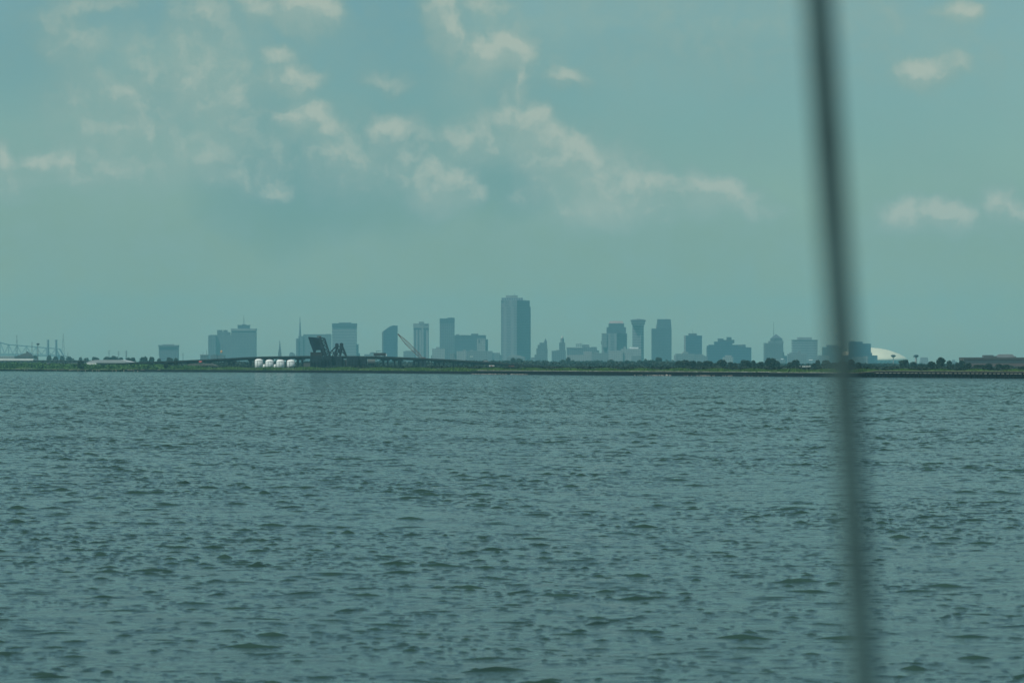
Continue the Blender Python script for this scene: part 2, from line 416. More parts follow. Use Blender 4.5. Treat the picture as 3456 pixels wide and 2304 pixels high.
# ------------------------------------------------------------------ land
def build_land():
    cols = list(range(-900, 4300, 60)); offs = [0, 3, 8, 16, 30, 55, 90, 150, 300, 700, 1800, 4000, 10300]
    zs = [1.15, 1.45, 1.9, 2.3, 2.7, 2.75, 2.6, 2.4, 2.4, 2.4, 2.4, 2.4, 2.4]
    V = []; g = random.Random(3)
    for px in cols:
        D = shore_D(px); 
        wide = 4.5 if px in (cols[0], cols[-1]) else 1
        for o, z in zip(offs, zs):
            d = D + 1.0 + o if o < 10000 else 13100
            x = (px - 1728) * K * d
            V.append((x * wide, d, z + (g.uniform(-.12, .12) if 8 <= o <= 150 else 0)))
    n = len(offs); F = []
    for i in range(len(cols) - 1):
        for j in range(n - 1): F.append((i * n + j, (i + 1) * n + j, (i + 1) * n + j + 1, i * n + j + 1))
    m = bpy.data.materials.new('marsh_ground'); m.use_nodes = True
    nt = m.node_tree; b = nt.nodes['Principled BSDF']; b.inputs['Roughness'].default_value = .95
    tc = nt.nodes.new('ShaderNodeTexCoord'); nz = nt.nodes.new('ShaderNodeTexNoise'); nz.inputs['Scale'].default_value = .06; nz.inputs['Detail'].default_value = 8
    nt.links.new(tc.outputs['Object'], nz.inputs['Vector']); cr = nt.nodes.new('ShaderNodeValToRGB'); nt.links.new(nz.outputs['Fac'], cr.inputs[0])
    e = cr.color_ramp.elements; e[0].position = .32; e[0].color = (.03, .055, .025, 1); e[1].position = .68; e[1].color = (.07, .10, .035, 1)
    nt.links.new(cr.outputs[0], b.inputs['Base Color'])
    o = MB().add(V, F).build('ground', m); tag(o, kind='structure')
build_land()

# ------------------------------------------------------------------ shore works
M_dark = mat('tarred_sheet_piling', (.010, .015, .022), .85, .25, .6)
M_cap = mat('weathered_concrete', (.40, .40, .36), .9, .2, .8)
M_timber = mat('creosoted_timber', (.012, .017, .021), .9, .3, .7)
M_stone = mat('pale_rubble', (.30, .27, .24), .9, .3, .9)

def seawall():
    root = thing('seawall', 'long low dark seawall between the lake and the green bank', 'seawall', (0, shore_D(1728), 0))
    O = root.location
    mb = MB(); step = 10; g = random.Random(5)
    xs = list(range(420, 4200, step)); F = []; V = []
    for px in xs:
        D = shore_D(px); top = 1.52 if px < 1595 else (1.9 if px < 2600 else 1.75)
        top += g.uniform(-.05, .05)
        jut = .16 if (px // step) % 2 else 0
        x = (px - 1728) * K * D; x2 = (px - 1728) * K * (D + 1.3)
        V += [(x, D - jut, -.8), (x, D - jut, top), (x2, D + 1.3, top), (x2, D + 1.3, .6)]
    for i in range(len(xs) - 1):
        a = i * 4; F += [(a, a + 4, a + 5, a + 1), (a + 1, a + 5, a + 6, a + 2), (a + 2, a + 6, a + 7, a + 3)]
    mb.add(V, F).build('sheet_piling', M_dark, root, origin=O)
    cp = MB(); V = []; F = []
    xs = list(range(1610, 4200, 6))
    for px in xs:
        D = shore_D(px); top = (1.9 if px < 2600 else 1.75) + .03; hgt = g.uniform(.10, .26); f = .22
        x = (px - 1728) * K * D; x2 = (px - 1728) * K * (D + 1.1)
        V += [(x, D - f, top), (x, D - f, top + hgt), (x2, D + 1.1, top + hgt), (x2, D + 1.1, top)]
    for i in range(len(xs) - 1):
        a = i * 4; F += [(a, a + 4, a + 5, a + 1), (a + 1, a + 5, a + 6, a + 2), (a + 2, a + 6, a + 7, a + 3), (a + 3, a + 7, a + 4, a)]
    cp.add(V, F).build('coping', M_cap, root, origin=O)
seawall()

def rock(mb, p, s, g):
    vs = []
    for i in range(3):
        zz = (-.5, .1, .5)[i]; rr = (.9, 1.0, .45)[i]
        for k in range(6):
            a = k * math.pi / 3 + g.uniform(-.3, .3); q = rr * s * g.uniform(.75, 1.15)
            vs.append((p[0] + q * math.cos(a), p[1] + q * math.sin(a), p[2] + zz * s * g.uniform(.8, 1.2)))
    fs = [(j * 6 + k, j * 6 + (k + 1) % 6, j * 6 + 6 + (k + 1) % 6, j * 6 + 6 + k) for j in range(2) for k in range(6)] + [tuple(range(12, 18))]
    mb.add(vs, fs)
def rubble(spans, label, seed):
    g = random.Random(seed); mb = MB()
    for a, b, n, smax in spans:
        for _ in range(n):
            px = g.uniform(a, b); D = shore_D(px) - g.uniform(.6, 2.6); s = g.uniform(.18, smax)
            rock(mb, ((px - 1728) * K * D, D, g.uniform(.0, .25)), s, g)
    o = mb.build('rubble', M_stone); tag(o, label, 'rubble', kind='stuff')
rubble([(1592, 1780, 110, .36)], 'pale broken rock along the waterline at the near end of the dark seawall', 1)
rubble([(2140, 2255, 34, .34), (2195, 2240, 22, .4), (2250, 2262, 5, .9), (2300, 2420, 26, .34), (2370, 2395, 16, .45), (2440, 2475, 12, .42), (2480, 2800, 10, .26)], 'pale broken rock scattered along the foot of the seawall under the towers', 2)

def broken_dock():
    root = thing('broken_dock', 'low broken timber dock on short posts along the far left shore', 'dock', P(200, 1252, 2850)); O = root.location
    root.location.z = 0; O = root.location
    g = random.Random(8)
    M_bl = mat('bleached_planks', (.38, .34, .28), .9, .3, 1.2)
    def seg(x0, x1, ztop, th, m=M_bl, name='plank_deck', off=2.0):
        D = (shore_D(x0) + shore_D(x1)) / 2 - off
        mb = MB(); mb.box((x0 - 1728) * K * D, (x1 - 1728) * K * D, D, D + 2.2, ztop - th, ztop); mb.build(name, m, root, origin=O)
    for x0, x1, z in ((45, 78, 1.45), (150, 172, 1.25), (172, 196, 1.35), (198, 222, 1.3), (232, 262, 1.15), (264, 290, 1.35), (430, 470, 1.4), (475, 495, 1.5), (530, 545, 1.5)):
        seg(x0, x1, z, .22)
    seg(-260, 76, 1.22, 1.5, M_dark, 'bulkhead', .5)
    seg(76, 430, .55, 1.0, M_dark, 'bulkhead', 0)
    for px in (83, 92, 118, 137, 158, 174, 190, 206, 222, 236, 247, 263, 270, 288, 312, 326, 334, 352, 368, 380, 392, 406, 418, 452, 465):
        D = shore_D(px) - 2.3; x = (px - 1728) * K * D
        MB().box(x - .22, x + .22, D - .2, D + .2, -.6, g.uniform(.9, 1.5)).build('post', M_timber if g.random() < .55 else M_bl, root, origin=O)
broken_dock()

def trestle():
    root = thing('timber_trestle', 'low timber trestle with cross braced posts in front of the shore at the far right', 'trestle', (P(3200, 1270, 1550).x, 1550, 0))
    O = root.location
    def D_(px): return shore_D(px) - 9
    def pt(px, z, dy=0):
        D = D_(px) + dy; return ((px - 1728) * K * D, D, z)
    def zat(px, py): return CAMH + (HOR - py) * K * D_(px)
    def top(px):
        if px < 2960: return zat(px, 1258.6 - (px - 2895) / 65 * 6)
        return zat(px, 1252.4 + (px - 2960) / 496 * 2.3)
    mb = MB(); xs = list(range(2895, 3960, 13)); V = []; F = []
    for px in xs:
        t = top(px); V += [pt(px, t - .62), pt(px, t), pt(px, t, 3), pt(px, t - .62, 3)]
    for i in range(len(xs) - 1):
        a = i * 4; F += [(a, a + 4, a + 5, a + 1), (a + 1, a + 5, a + 6, a + 2), (a + 2, a + 6, a + 7, a + 3), (a + 3, a + 7, a + 4, a)]
    mb.add(V, F).build('deck', M_timber, root, origin=O)
    rl = MB()
    for a, b in zip(xs, xs[1:]):
        pa = Vector(pt(a, top(a) + .12, .2)); pb = Vector(pt(b, top(b) + .12, .2)); rl.beam(pa, pb, .22, .2)
    rl.build('guard_rail', mat('grey_timber', (.22, .2, .16), .9, .3, .8), root, origin=O)
    px = 2925; k = 0; g = random.Random(2)
    while px < 3900 and k < 72:
        w = .30 if k % 4 else .7
        a = pt(px, -.8, .3); b = pt(px, top(px) - .60, .3)
        MB().beam(a, b, w, .35).build('post', M_timber, root, origin=O)
        nx = px + 14.6
        if k % 4 != 3 or px > 3370:
            m = MB(); m.beam(pt(px, .75 if px < 3375 else .0, .75), pt(nx, top(nx) - .62, .75), .16)
            if k % 2 or px > 3370: m.beam(pt(nx, .7 if px < 3375 else .0, 1.1), pt(px, top(px) - .62, 1.1), .14)
            m.build('brace', M_timber, root, origin=O)
        px = nx; k += 1
    lo = MB(); V = []; F = []
    xs = list(range(2905, 3380, 12))
    for px in xs:
        t = 1.2 + .12 * math.sin(px * .21); V += [pt(px, -.8, 1.6), pt(px, t, 1.6), pt(px, t, 3.4), pt(px, -.8, 3.4)]
    for i in range(len(xs) - 1):
        a = i * 4; F += [(a, a + 4, a + 5, a + 1), (a + 1, a + 5, a + 6, a + 2), (a + 2, a + 6, a + 7, a + 3)]
    lo.add(V, F).build('bulkhead', M_dark, root, origin=O)
trestle()

# ------------------------------------------------------------------ foliage
def leaf_cloud(blobs, n, leaf, g, flat=.5):
    """leaf-sized quads spread through lumpy ellipsoids (cx,cy,cz,rx,ry,rz)"""
    B = np.array(blobs, float); w = (B[:, 3] * B[:, 5]); w /= w.sum()
    idx = g.choice(len(B), n, p=w); b = B[idx]
    d = g.normal(size=(n, 3)); d /= np.linalg.norm(d, axis=1)[:, None]
    rad = g.uniform(.45, 1.0, n) ** .6
    C = b[:, :3] + d * b[:, 3:] * rad[:, None] * (1 + .18 * g.normal(size=(n, 1)).clip(-1, 1))
    a = g.normal(size=(n, 3)); a /= np.linalg.norm(a, axis=1)[:, None]
    c = np.cross(a, g.normal(size=(n, 3))); c /= np.linalg.norm(c, axis=1)[:, None]
    s = leaf * g.uniform(.6, 1.4, (n, 1)) / 2
    V = np.stack([C - a * s - c * s * .7, C + a * s * .8 - c * s, C + a * s + c * s * .8, C - a * s * .7 + c * s], 1).reshape(-1, 3)
    F = np.arange(n * 4).reshape(-1, 4)
    return V, F
def foliage_mat(name, c1, c2, scale=.5):
    m = bpy.data.materials.new(name); m.use_nodes = True
    nt = m.node_tree; b = nt.nodes['Principled BSDF']; b.inputs['Roughness'].default_value = .7; b.inputs['Specular IOR Level'].default_value = .25
    tc = nt.nodes.new('ShaderNodeTexCoord'); nz = nt.nodes.new('ShaderNodeTexNoise'); nz.inputs['Scale'].default_value = scale; nz.inputs['Detail'].default_value = 4
    nt.links.new(tc.outputs['Object'], nz.inputs['Vector']); cr = nt.nodes.new('ShaderNodeValToRGB'); nt.links.new(nz.outputs['Fac'], cr.inputs[0])
    e = cr.color_ramp.elements; e[0].position = .35; e[0].color = (*c1, 1); e[1].position = .65; e[1].color = (*c2, 1)
    nt.links.new(cr.outputs[0], b.inputs['Base Color']); return m
M_leaf = foliage_mat('dark_oak_leaves', (.016, .032, .026), (.034, .056, .036))
M_shrub = foliage_mat('shrub_leaves', (.03, .085, .028), (.085, .18, .05), .15)
M_grass = foliage_mat('marsh_grass_blades', (.05, .11, .025), (.105, .195, .05), .08)
M_far = foliage_mat('far_leaves', (.014, .029, .026), (.029, .048, .034), .05)
M_trunk = mat('bark', (.10, .08, .06), .95, .2, 2)

def proto_tree(seed, n=2300):
    g = np.random.RandomState(seed)
    bl = [(0, 0, 5.0, 2.7, 2.7, 2.4), (0, 0, 2.6, 2.6, 2.6, 1.7)]
    for i in range(9):
        a = g.uniform(0, 6.28); r = g.uniform(1.2, 2.6); z = g.uniform(1.4, 6.6); q = g.uniform(.9, 1.7)
        r *= 1 - max(0, z - 5) * .3
        bl.append((r * math.cos(a), r * math.sin(a), z, q, q, q * .8))
    V, F = leaf_cloud(bl, n, .66, g)
    root = thing('tree', 'x', 'tree', (0, 0, 0))
    npmesh('crown', V, F, M_leaf, root)
    t = MB(); t.lathe(0, 0, [(.42, -.4), (.3, 1.2), (.24, 2.6), (.1, 4.8)], 8)
    for k in range(4):
        a = k * 1.57 + seed; t.beam((0, 0, 1.8), (1.6 * math.cos(a), 1.6 * math.sin(a), 4.2), .16)
    t.build('trunk', M_trunk, root)
    return root
protos = [proto_tree(s) for s in (1, 2, 3, 4, 5)]
used_protos = set()
tcount = [0]
def tree(t, x0, x1, top, D, label, group, base=None, over=1.12):
    i = tcount[0] % 5; tcount[0] += 1
    r = protos[i] if i not in used_protos else copy_tree(protos[i])
    used_protos.add(i)
    a = TP(t, x0, top, D); b = TP(t, x1, top, D)
    W = (b.x - a.x) * over; z0 = GZ if base is None else base; H = a.z - z0
    r.location = ((a.x + b.x) / 2, D + rng.uniform(-12, 12), z0)
    r.rotation_euler = (0, 0, rng.uniform(0, 6.28)); r.scale = (W / 7.2, W / 7.2, max(H, 1.5) / 7.6)
    tag(r, label, 'tree', group)
G1 = 'dark trees in the row behind the seawall at right'
# mid-distance dark trees, left to right
LBL = 'dark leafy tree in the row between the seawall and the big stepped grey building'
for a in ((1480, 1640, 945), (1600, 1770, 930), (1740, 1880, 945), (1860, 1965, 955)): tree('6', *a, 2700, 'dark tree in the broad clump below the blue tower with a small penthouse', 'clump of dark trees right of centre')
tree('6', 1970, 2165, 945, 2750, 'rounded dark tree just right of the broad clump of trees', None)
for a in ((2180, 2270, 985), (2250, 2400, 930)): tree('6', *a, 2800, 'small dark tree at the left foot of the big stepped building', 'trees at the foot of the stepped building')
for a in ((45, 235, 950), (240, 335, 990), (510, 625, 965), (612, 712, 985)): tree('7', *a, 2650, LBL, 'trees before the stepped building')
tree('7', 320, 515, 925, 2640, 'tall dark tree in front of the middle of the big stepped building', None)
tree('7', 725, 925, 935, 2600, 'wide dark tree in front of the right end of the big stepped building', None)
for a in ((920, 1015, 940), (1000, 1070, 985), (1040, 1185, 960), (1355, 1465, 945)): tree('7', *a, 2700, 'smaller dark tree beside the tallest tree of the right hand row', 'smaller trees around the tallest tree')
tree('7', 1165, 1375, 895, 2600, 'tallest dark tree of the row, in front of the tower with a pyramid roof', None)
tree('7', 1590, 1710, 975, 2650, 'low dark tree left of the pointed tree below the striped block', None)
tree('7', 1655, 1805, 922, 2640, 'pointed dark tree below the striped block with a pale penthouse', None)
for a in ((2010, 2125, 990), (2105, 2200, 930), (2190, 2340, 935)): tree('7', *a, 2500, 'dark tree just left of the blurred slanted pole', 'trees left of the pole')
for a in ((420, 580, 755), (560, 720, 760), (690, 890, 735), (850, 985, 708)): tree('8', *a, 2450, 'dark tree seen behind the blurred slanted pole', 'trees behind the pole')
for a in ((980, 1090, 760), (1130, 1260, 800), (1240, 1390, 798)): tree('8', *a, 2700, 'dark tree in front of the low wall of the domed stadium', 'trees before the stadium')
for a in ((1400, 1530, 815), (1520, 1660, 825), (1650, 1810, 830)): tree('8', *a, 3000, 'low hazy tree under the right half of the white dome', 'low trees under the dome')
tree('8', 1810, 1995, 715, 2500, 'rounded dark tree covering the right tip of the white dome', None)
for a in ((1975, 2110, 745), (2085, 2225, 790), (2230, 2340, 800)): tree('8', *a, 2600, 'dark tree around the foot of the squat lookout tower', 'trees at the squat tower')
tree('9', 440, 610, 590, 2300, 'spreading dark tree right of the pale flared block', None)
tree('9', 585, 765, 510, 2300, 'tallest tree between the pale flared block and the long brick building', None)
tree('9', 755, 865, 568, 2350, 'upright dark tree just right of the tallest tree at far right', None)
for a in ((860, 940, 650), (925, 1020, 610), (1005, 1140, 568)): tree('9', *a, 2450, 'dark tree at the left end of the long brick building', 'trees left of the brick building')
for a in ((1130, 1300, 620), (1290, 1440, 650), (1430, 1600, 655), (1590, 1760, 630), (1750, 1900, 640), (1890, 2060, 650), (2040, 2200, 665), (2190, 2352, 690)):
    tree('9', *a, 2250, 'low dark tree in front of the long brick building', 'trees before the brick building')
# hazier, farther trees in the middle
for a in ((250, 420, 1155), (400, 500, 1115), (490, 610, 1125), (600, 720, 1160), (710, 800, 1150), (790, 910, 1155), (920, 1050, 1158), (1040, 1200, 1195)):
    tree('5', *a, 4600, 'hazy tree in the tree line below the tallest tower', 'hazy trees below the tallest tower', GZ)
for a in ((1220, 1330, 1140), (1315, 1400, 1100), (1380, 1480, 1150), (1470, 1580, 1165), (1570, 1690, 1170), (1680, 1800, 1165), (1790, 1900, 1155), (1890, 2010, 1185), (2015, 2120, 1140)):
    tree('5', *a, 4500, 'hazy tree in the tree line right of the stepped tower with a small cupola', 'hazy trees right of the cupola tower', GZ)
for a in ((380, 480, 965), (470, 580, 960), (555, 680, 935), (670, 800, 950), (790, 900, 935), (890, 1010, 935), (1000, 1130, 925), (1240, 1340, 960), (1330, 1440, 985)):
    tree('6', *a, 4300, 'hazy tree in the tree line below the two slim towers', 'hazy trees below the slim towers', GZ)
tree('6', 1130, 1260, 885, 4200, 'taller hazy tree standing before the foot of the tower with a trapezoid top', None)
for a in ((1960, 2070, 930), (2100, 2230, 935), (2220, 2330, 945)): tree('4', *a, 4600, 'hazy tree just left of the foot of the tallest tower', 'hazy trees left of the tallest tower', GZ)
# left horizon
for a in ((590, 700, 850), (850, 950, 850), (940, 1060, 870), (1080, 1180, 850), (1170, 1300, 865), (1400, 1480, 880), (1490, 1600, 895)):
    tree('1', *a, 5200, 'hazy tree on the left skyline behind the white roofs near the truss bridge', 'hazy trees near the truss bridge', 0.5)
for a in ((1660, 1790, 880), (1870, 2010, 870), (1980, 2160, 860), (2140, 2240, 885), (2240, 2352, 890)):
    tree('1', *a, 4600, 'hazy tree on the left skyline behind the pale curved roof', 'hazy trees behind the curved roof', GZ)
for a in ((60, 190, 890), (250, 400, 875), (350, 430, 868), (450, 560, 875), (580, 660, 905), (740, 860, 890), (880, 975, 890)):
    tree('2', *a, 4200, 'hazy tree on the left skyline around the foot of the squat balconied block', 'hazy trees around the squat block', GZ)
tree('1', 1412, 1558, 940, shore_D(278) + 12, 'single round dark green tree standing on the far left bank', None, 1.6, 1.0)
tree('2', 865, 945, 945, 2720, 'small green tree on the bank below the squat balconied block', None)
tree('2', 690, 775, 985, 2650, 'round dark bush on the bank left of the small green tree', None)
protos_unused = [p for i, p in enumerate(protos) if i not in used_protos]

def thicket():
    g = np.random.RandomState(21); Vs = []; Fs = []; o = 0
    def add(px, D, w, h, n, leaf):
        nonlocal o
        x = (px - 1728) * K * D; bl = [(x, D, 1.4 + h * .45, w / 2, w / 2, h * .5)]
        for _ in range(4): bl.append((x + g.uniform(-w / 2, w / 2), D + g.uniform(-w / 3, w / 3), 1.2 + h * g.uniform(.3, .75), w * .28, w * .28, h * .25))
        V, F = leaf_cloud(bl, n, leaf, g); Vs.append(V); Fs.append(F + o); o += len(V)
    for _ in range(230):
        px = g.uniform(-120, 560); D = shore_D(px) + g.uniform(4, 120)
        ht = np.interp(px, [-120, 0, 90, 160, 300, 420, 520, 640, 720], [5.5, 5.6, 6.2, 5.2, 4.3, 4.0, 4.4, 3.6, 2.0]) * g.uniform(.55, 1.02)
        add(px, D, g.uniform(5, 11), ht, 210, .75)
    for _ in range(60):
        px = g.uniform(540, 720); D = shore_D(px) + g.uniform(8, 90); add(px, D, g.uniform(4, 9), g.uniform(1.5, 3.6) * (1 if px < 700 else .6), 160, .6)
    ob = npmesh('shrub_thicket', np.concatenate(Vs), np.concatenate(Fs), M_shrub); tag(ob, 'dense green shrubs covering the bank at the far left', 'shrubs', kind='stuff')
    Vs = []; Fs = []; o = 0
    for _ in range(150):
        px = g.uniform(1380, 2900); D = shore_D(px) + g.uniform(5, 40); add(px, D, g.uniform(2, 6), g.uniform(.5, 1.5), 90, .4)
    ob = npmesh('low_shrubs', np.concatenate(Vs), np.concatenate(Fs), M_shrub); tag(ob, 'low green bushes in patches just behind the seawall', 'shrubs', kind='stuff')
thicket()
def grass():
    g = np.random.RandomState(4); n = 46000
    px = g.uniform(-300, 3950, n); D = np.array([shore_D(p) for p in px]) + g.uniform(1.5, 60, n) ** 1.0
    x = (px - 1728) * K * D
    z = np.interp(D - np.array([shore_D(p) for p in px]), [1, 8, 30, 60], [1.35, 1.9, 2.6, 2.65])
    h = g.uniform(.25, .75, n) * (1 + .5 * np.sin(px * .05)); w = g.uniform(.25, .7, n); a = g.uniform(-1.2, 1.2, n)
    cx, sx = np.cos(a) * w / 2, np.sin(a) * w / 2; t = g.uniform(-.2, .2, n)
    V = np.stack([np.stack([x - cx, D - sx, z - .1], 1), np.stack([x + cx, D + sx, z - .1], 1), np.stack([x + cx * .6 + t, D + sx * .6 + t, z + h], 1), np.stack([x - cx * .6 + t, D - sx * .6, z + h * .9], 1)], 1).reshape(-1, 3)
    o = npmesh('marsh_grass', V, np.arange(n * 4).reshape(-1, 4), M_grass); tag(o, 'bright green marsh grass on the bank behind the seawall', 'grass', kind='stuff')
grass()
def woods():
    g = np.random.RandomState(9); Vs = []; Fs = []; o = 0
    def strip(D0, D1, x0, x1, nb, h0, h1, leaf, q, wid=(9, 26)):
        nonlocal o
        for _ in range(nb):
            px = g.uniform(x0, x1); D = g.uniform(D0, D1); w = g.uniform(*wid); h = g.uniform(h0, h1); x = (px - 1728) * K * D
            bl = [(x, D, GZ + h * .45, w / 2, w / 2, h * .5), (x + w * .3, D, GZ + h * .4, w * .3, w * .3, h * .42), (x - w * .3, D, GZ + h * .35, w * .3, w * .3, h * .36)]
            V, F = leaf_cloud(bl, q, leaf, g); Vs.append(V); Fs.append(F + o); o += len(V)
    strip(5200, 7600, -300, 2300, 290, 5, 9, 2.0, 100)
    strip(5200, 7600, 2300, 3760, 130, 2.2, 4.2, 1.8, 100)
    strip(3300, 4200, 2250, 3760, 130, 2.0, 3.6, 1.1, 140)
    strip(3250, 4300, 620, 2300, 190, 3.5, 6.0, 1.3, 120)
    strip(3400, 4600, -200, 620, 70, 3.0, 5.0, 1.3, 120)
    for _ in range(520):
        px = g.uniform(600, 3760); D = shore_D(px) + g.uniform(90, 650); w = g.uniform(6, 16); h = g.uniform(.9, 2.3); x = (px - 1728) * K * D
        V, F = leaf_cloud([(x, D, GZ + h * .35, w / 2, w / 3, h * .5), (x + w * .4, D, GZ + h * .3, w * .3, w * .3, h * .4)], 150, .7, g); Vs.append(V); Fs.append(F + o); o += len(V)
    ob = npmesh('distant_woods', np.concatenate(Vs), np.concatenate(Fs), M_far); tag(ob, 'hazy belt of woods between the shore and the city', 'woods', kind='stuff')
woods()

# ------------------------------------------------------------------ city buildings
GL = (.05, .075, .10)
F_hotel = facade('beige_hotel_wall', (.13, .14, .14), (.07, .085, .10), 4, 4, 'grid', .5, .5)
F_dark = facade('dark_tinted_curtain_wall', (.07, .09, .11), (.04, .06, .08), 4, 3, 'grid', .6, .7)
F_blue = facade('blue_glass_wall', (.045, .08, .12), (.03, .06, .10), 4, 3, 'bands', .6)
F_grey = facade('grey_concrete_grid_wall', (.13, .14, .145), (.06, .08, .10), 4, 5, 'grid', .55, .6)
F_light = facade('pale_stone_grid_wall', (.30, .30, .285), (.13, .145, .16), 4, 4, 'grid', .5, .5)
F_mid = facade('mid_grey_wall', (.18, .19, .19), (.09, .11, .12), 4, 4, 'grid', .5, .55)
F_bands = facade('white_slab_edges_and_dark_windows', (.26, .27, .265), (.09, .11, .13), 4, 5, 'bands', .55)
F_bandst = facade('pale_slab_edges_tower', (.24, .25, .25), (.05, .07, .09), 4, 5, 'bands', .6)
F_ribs = facade('vertical_ribbed_wall', (.25, .25, .24), (.08, .10, .12), 4, 9, 'ribs', .5, .5)
F_travertine = facade('travertine_window_grid', (.14, .15, .16), (.07, .09, .11), 4, 6, 'grid', .55, .6)
F_travpale = facade('paler_window_grid', (.22, .24, .26), (.09, .12, .16), 7.5, 6, 'grid', .55, .6)  # paler grid with taller storeys, for the tallest tower's top storey
F_brown = facade('brown_stone_wall', (.12, .12, .12), (.06, .08, .10), 4, 4, 'grid', .5, .5)
M_roof = mat('roof_plant_grey', (.12, .13, .135), .8, .1, .05)
M_pale = mat('pale_render', (.24, .25, .24), .8, .1, .05)
M_white = mat('white_paint', (.80, .80, .77), .55, .04, .2)
M_steel = mat('grey_painted_steel', (.15, .165, .175), .6, .1, .2)
M_dsteel = mat('dark_painted_steel', (.032, .046, .06), .6, .15, .4)
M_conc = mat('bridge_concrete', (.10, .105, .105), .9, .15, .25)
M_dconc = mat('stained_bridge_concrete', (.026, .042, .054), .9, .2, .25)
M_pink = mat('pinkish_copper_roof', (.40, .30, .28), .7, .08, .05)
M_pcap = mat('dark_roof_band', (.09, .10, .12), .7, .1, .05)

def bld(name, label, cat, t, D, parts, group=None):
    fp = parts[0]; xs = [T(t, v, 0)[0] for v in (fp[2], fp[4] if fp[1] == 'c' else fp[3])] if fp[1] in 'bcy' else [T(t, fp[2][0][0] if fp[1] == 'p' else fp[2], 0)[0]] * 2
    cx = ((xs[0] + xs[1]) / 2 - 1728) * K * D
    root = thing(name, label, cat, (cx, D, GZ), group)
    def X(v): return (T(t, v, 0)[0] - 1728) * K * D - cx
    def Zc(v): return CAMH + (HOR - T(t, 0, v)[1]) * K * D - GZ
    made = {}
    for i, p in enumerate(parts):
        pn, sh = p[0], p[1]; a = p[2:-1]; m = p[-1]; mb = MB(); jit = .9 * i
        if sh == 'b':       # x0,x1,top,bot,y0,y1
            x0, x1, top, bot = a[:4]; y0 = a[4] if len(a) > 4 else 0; y1 = a[5] if len(a) > 5 else 34
            zb = -1 if bot is None else Zc(bot) - 1
            mb.box(X(x0), X(x1), y0 + jit * .3, y1 - jit * .3, zb, Zc(top))
        elif sh == 'c':     # rotated block, corner at xc
            x0, xc, x1, top, bot = a[:5]; y0 = a[5] if len(a) > 5 else 0; th = R(a[6]) if len(a) > 6 else R(40)
            zb = -1 if bot is None else Zc(bot) - 1
            A = (X(xc) - X(x0)); B_ = X(x1) - X(xc); L1 = A / math.cos(th); L2 = B_ / math.sin(th)
            c = (X(xc), y0 + jit * .3); l = (c[0] - A, c[1] + L1 * math.sin(th)); r = (c[0] + B_, c[1] + L2 * math.cos(th)); bk = (l[0] + B_, l[1] + L2 * math.cos(th))
            mb.prism([c, r, bk, l], zb, Zc(top))
        elif sh == 'y':     # tapered block: x0,x1,top x0,top x1,top,bot
            x0, x1, u0, u1, top, bot = a[:6]; y0 = a[6] if len(a) > 6 else 0; y1 = a[7] if len(a) > 7 else 30
            zb = -1 if bot is None else Zc(bot) - 1; s = (X(u0) - X(x0)); s2 = X(x1) - X(u1)
            mb.prism([(X(x0), y0), (X(x1), y0), (X(x1), y1), (X(x0), y1)], zb, Zc(top), [(X(u0), y0 + s), (X(u1), y0 + s), (X(u1), y1 - s2), (X(u0), y1 - s2)])
        elif sh == 'p':     # silhouette polygon extruded
            pts = a[0]; y0 = a[1] if len(a) > 1 else 0; y1 = a[2] if len(a) > 2 else 34
            mb.extrude([(X(x), -1 if z is None else Zc(z)) for x, z in pts], y0 + jit * .3, y1 - jit * .3)
        elif sh == 'l':     # lathe: cx, [(radius,row)..], y
            prof = a[1]; yy = a[2] if len(a) > 2 else 15
            sc = 1 / TILES[t][2] * K * D
            mb.lathe(X(a[0]), yy, [(r * sc, -1 if z is None else Zc(z)) for r, z in prof], 24)
        elif sh == 'm':     # mast: x, top, bot, r0, r1 (metres)
            x, top, bot, r0, r1 = a[:5]; yy = a[5] if len(a) > 5 else 15
            mb.lathe(X(x), yy, [(r0, -1 if bot is None else Zc(bot) - 1), (r1, Zc(top))], 8)
        par = root
        if pn == 'antenna':
            for pref in ('penthouse', 'roof_box', 'wall'):
                if pref in made: par = made[pref]; break
        o = mb.build(pn, m, par); made[pn] = o
        if sh == 'l' and pn in ('dome', 'roof'): o.data.polygons.foreach_set('use_smooth', [True] * len(o.data.polygons))
    return root

B = bld
# --- left group
B('apartment_block', 'squat grey block with balconied edges standing alone at the left of the skyline', 'building', '2', 9300, [
    ('wall', 'b', 626, 962, 686, None, 0, 32, F_grey), ('cornice', 'b', 610, 966, 664, 688, -3, 35, M_roof), ('penthouse', 'b', 676, 870, 650, 666, 6, 26, M_pale),
    ] + [('balcony', 'b', 616, 640, z, z + 7, -1.5, 20, M_roof) for z in range(706, 830, 24)] + [('podium', 'b', 720, 975, 895, None, -18, -4, F_brown)])
B('low_building', 'small dark low building with roof aerials left of the twin hotel slabs', 'building', '2', 7200, [
    ('wall', 'b', 1368, 1500, 838, None, 0, 22, F_grey), ('parapet', 'b', 1364, 1504, 833, 842, -1, 23, M_pale), ('antenna', 'm', 1408, 775, 838, .35, .2, M_steel), ('antenna', 'm', 1470, 750, 838, .5, .3, M_steel)])
B('hotel_tower', 'left and lower of the two joined grey hotel slabs, with a notched penthouse', 'tower', '2', 10300, [
    ('wall', 'b', 1650, 1926, 492, None, 0, 36, F_hotel), ('side_wing', 'p', [(1515, None), (1515, 497), (1552, 480), (1655, 480), (1655, None)], -8, 30, F_grey),
    ('penthouse', 'b', 1668, 1900, 430, 492, 6, 28, M_roof), ('plant_room', 'b', 1668, 1758, 392, 432, 8, 26, M_roof), ('plant_room', 'b', 1778, 1850, 392, 432, 8, 26, M_roof)])
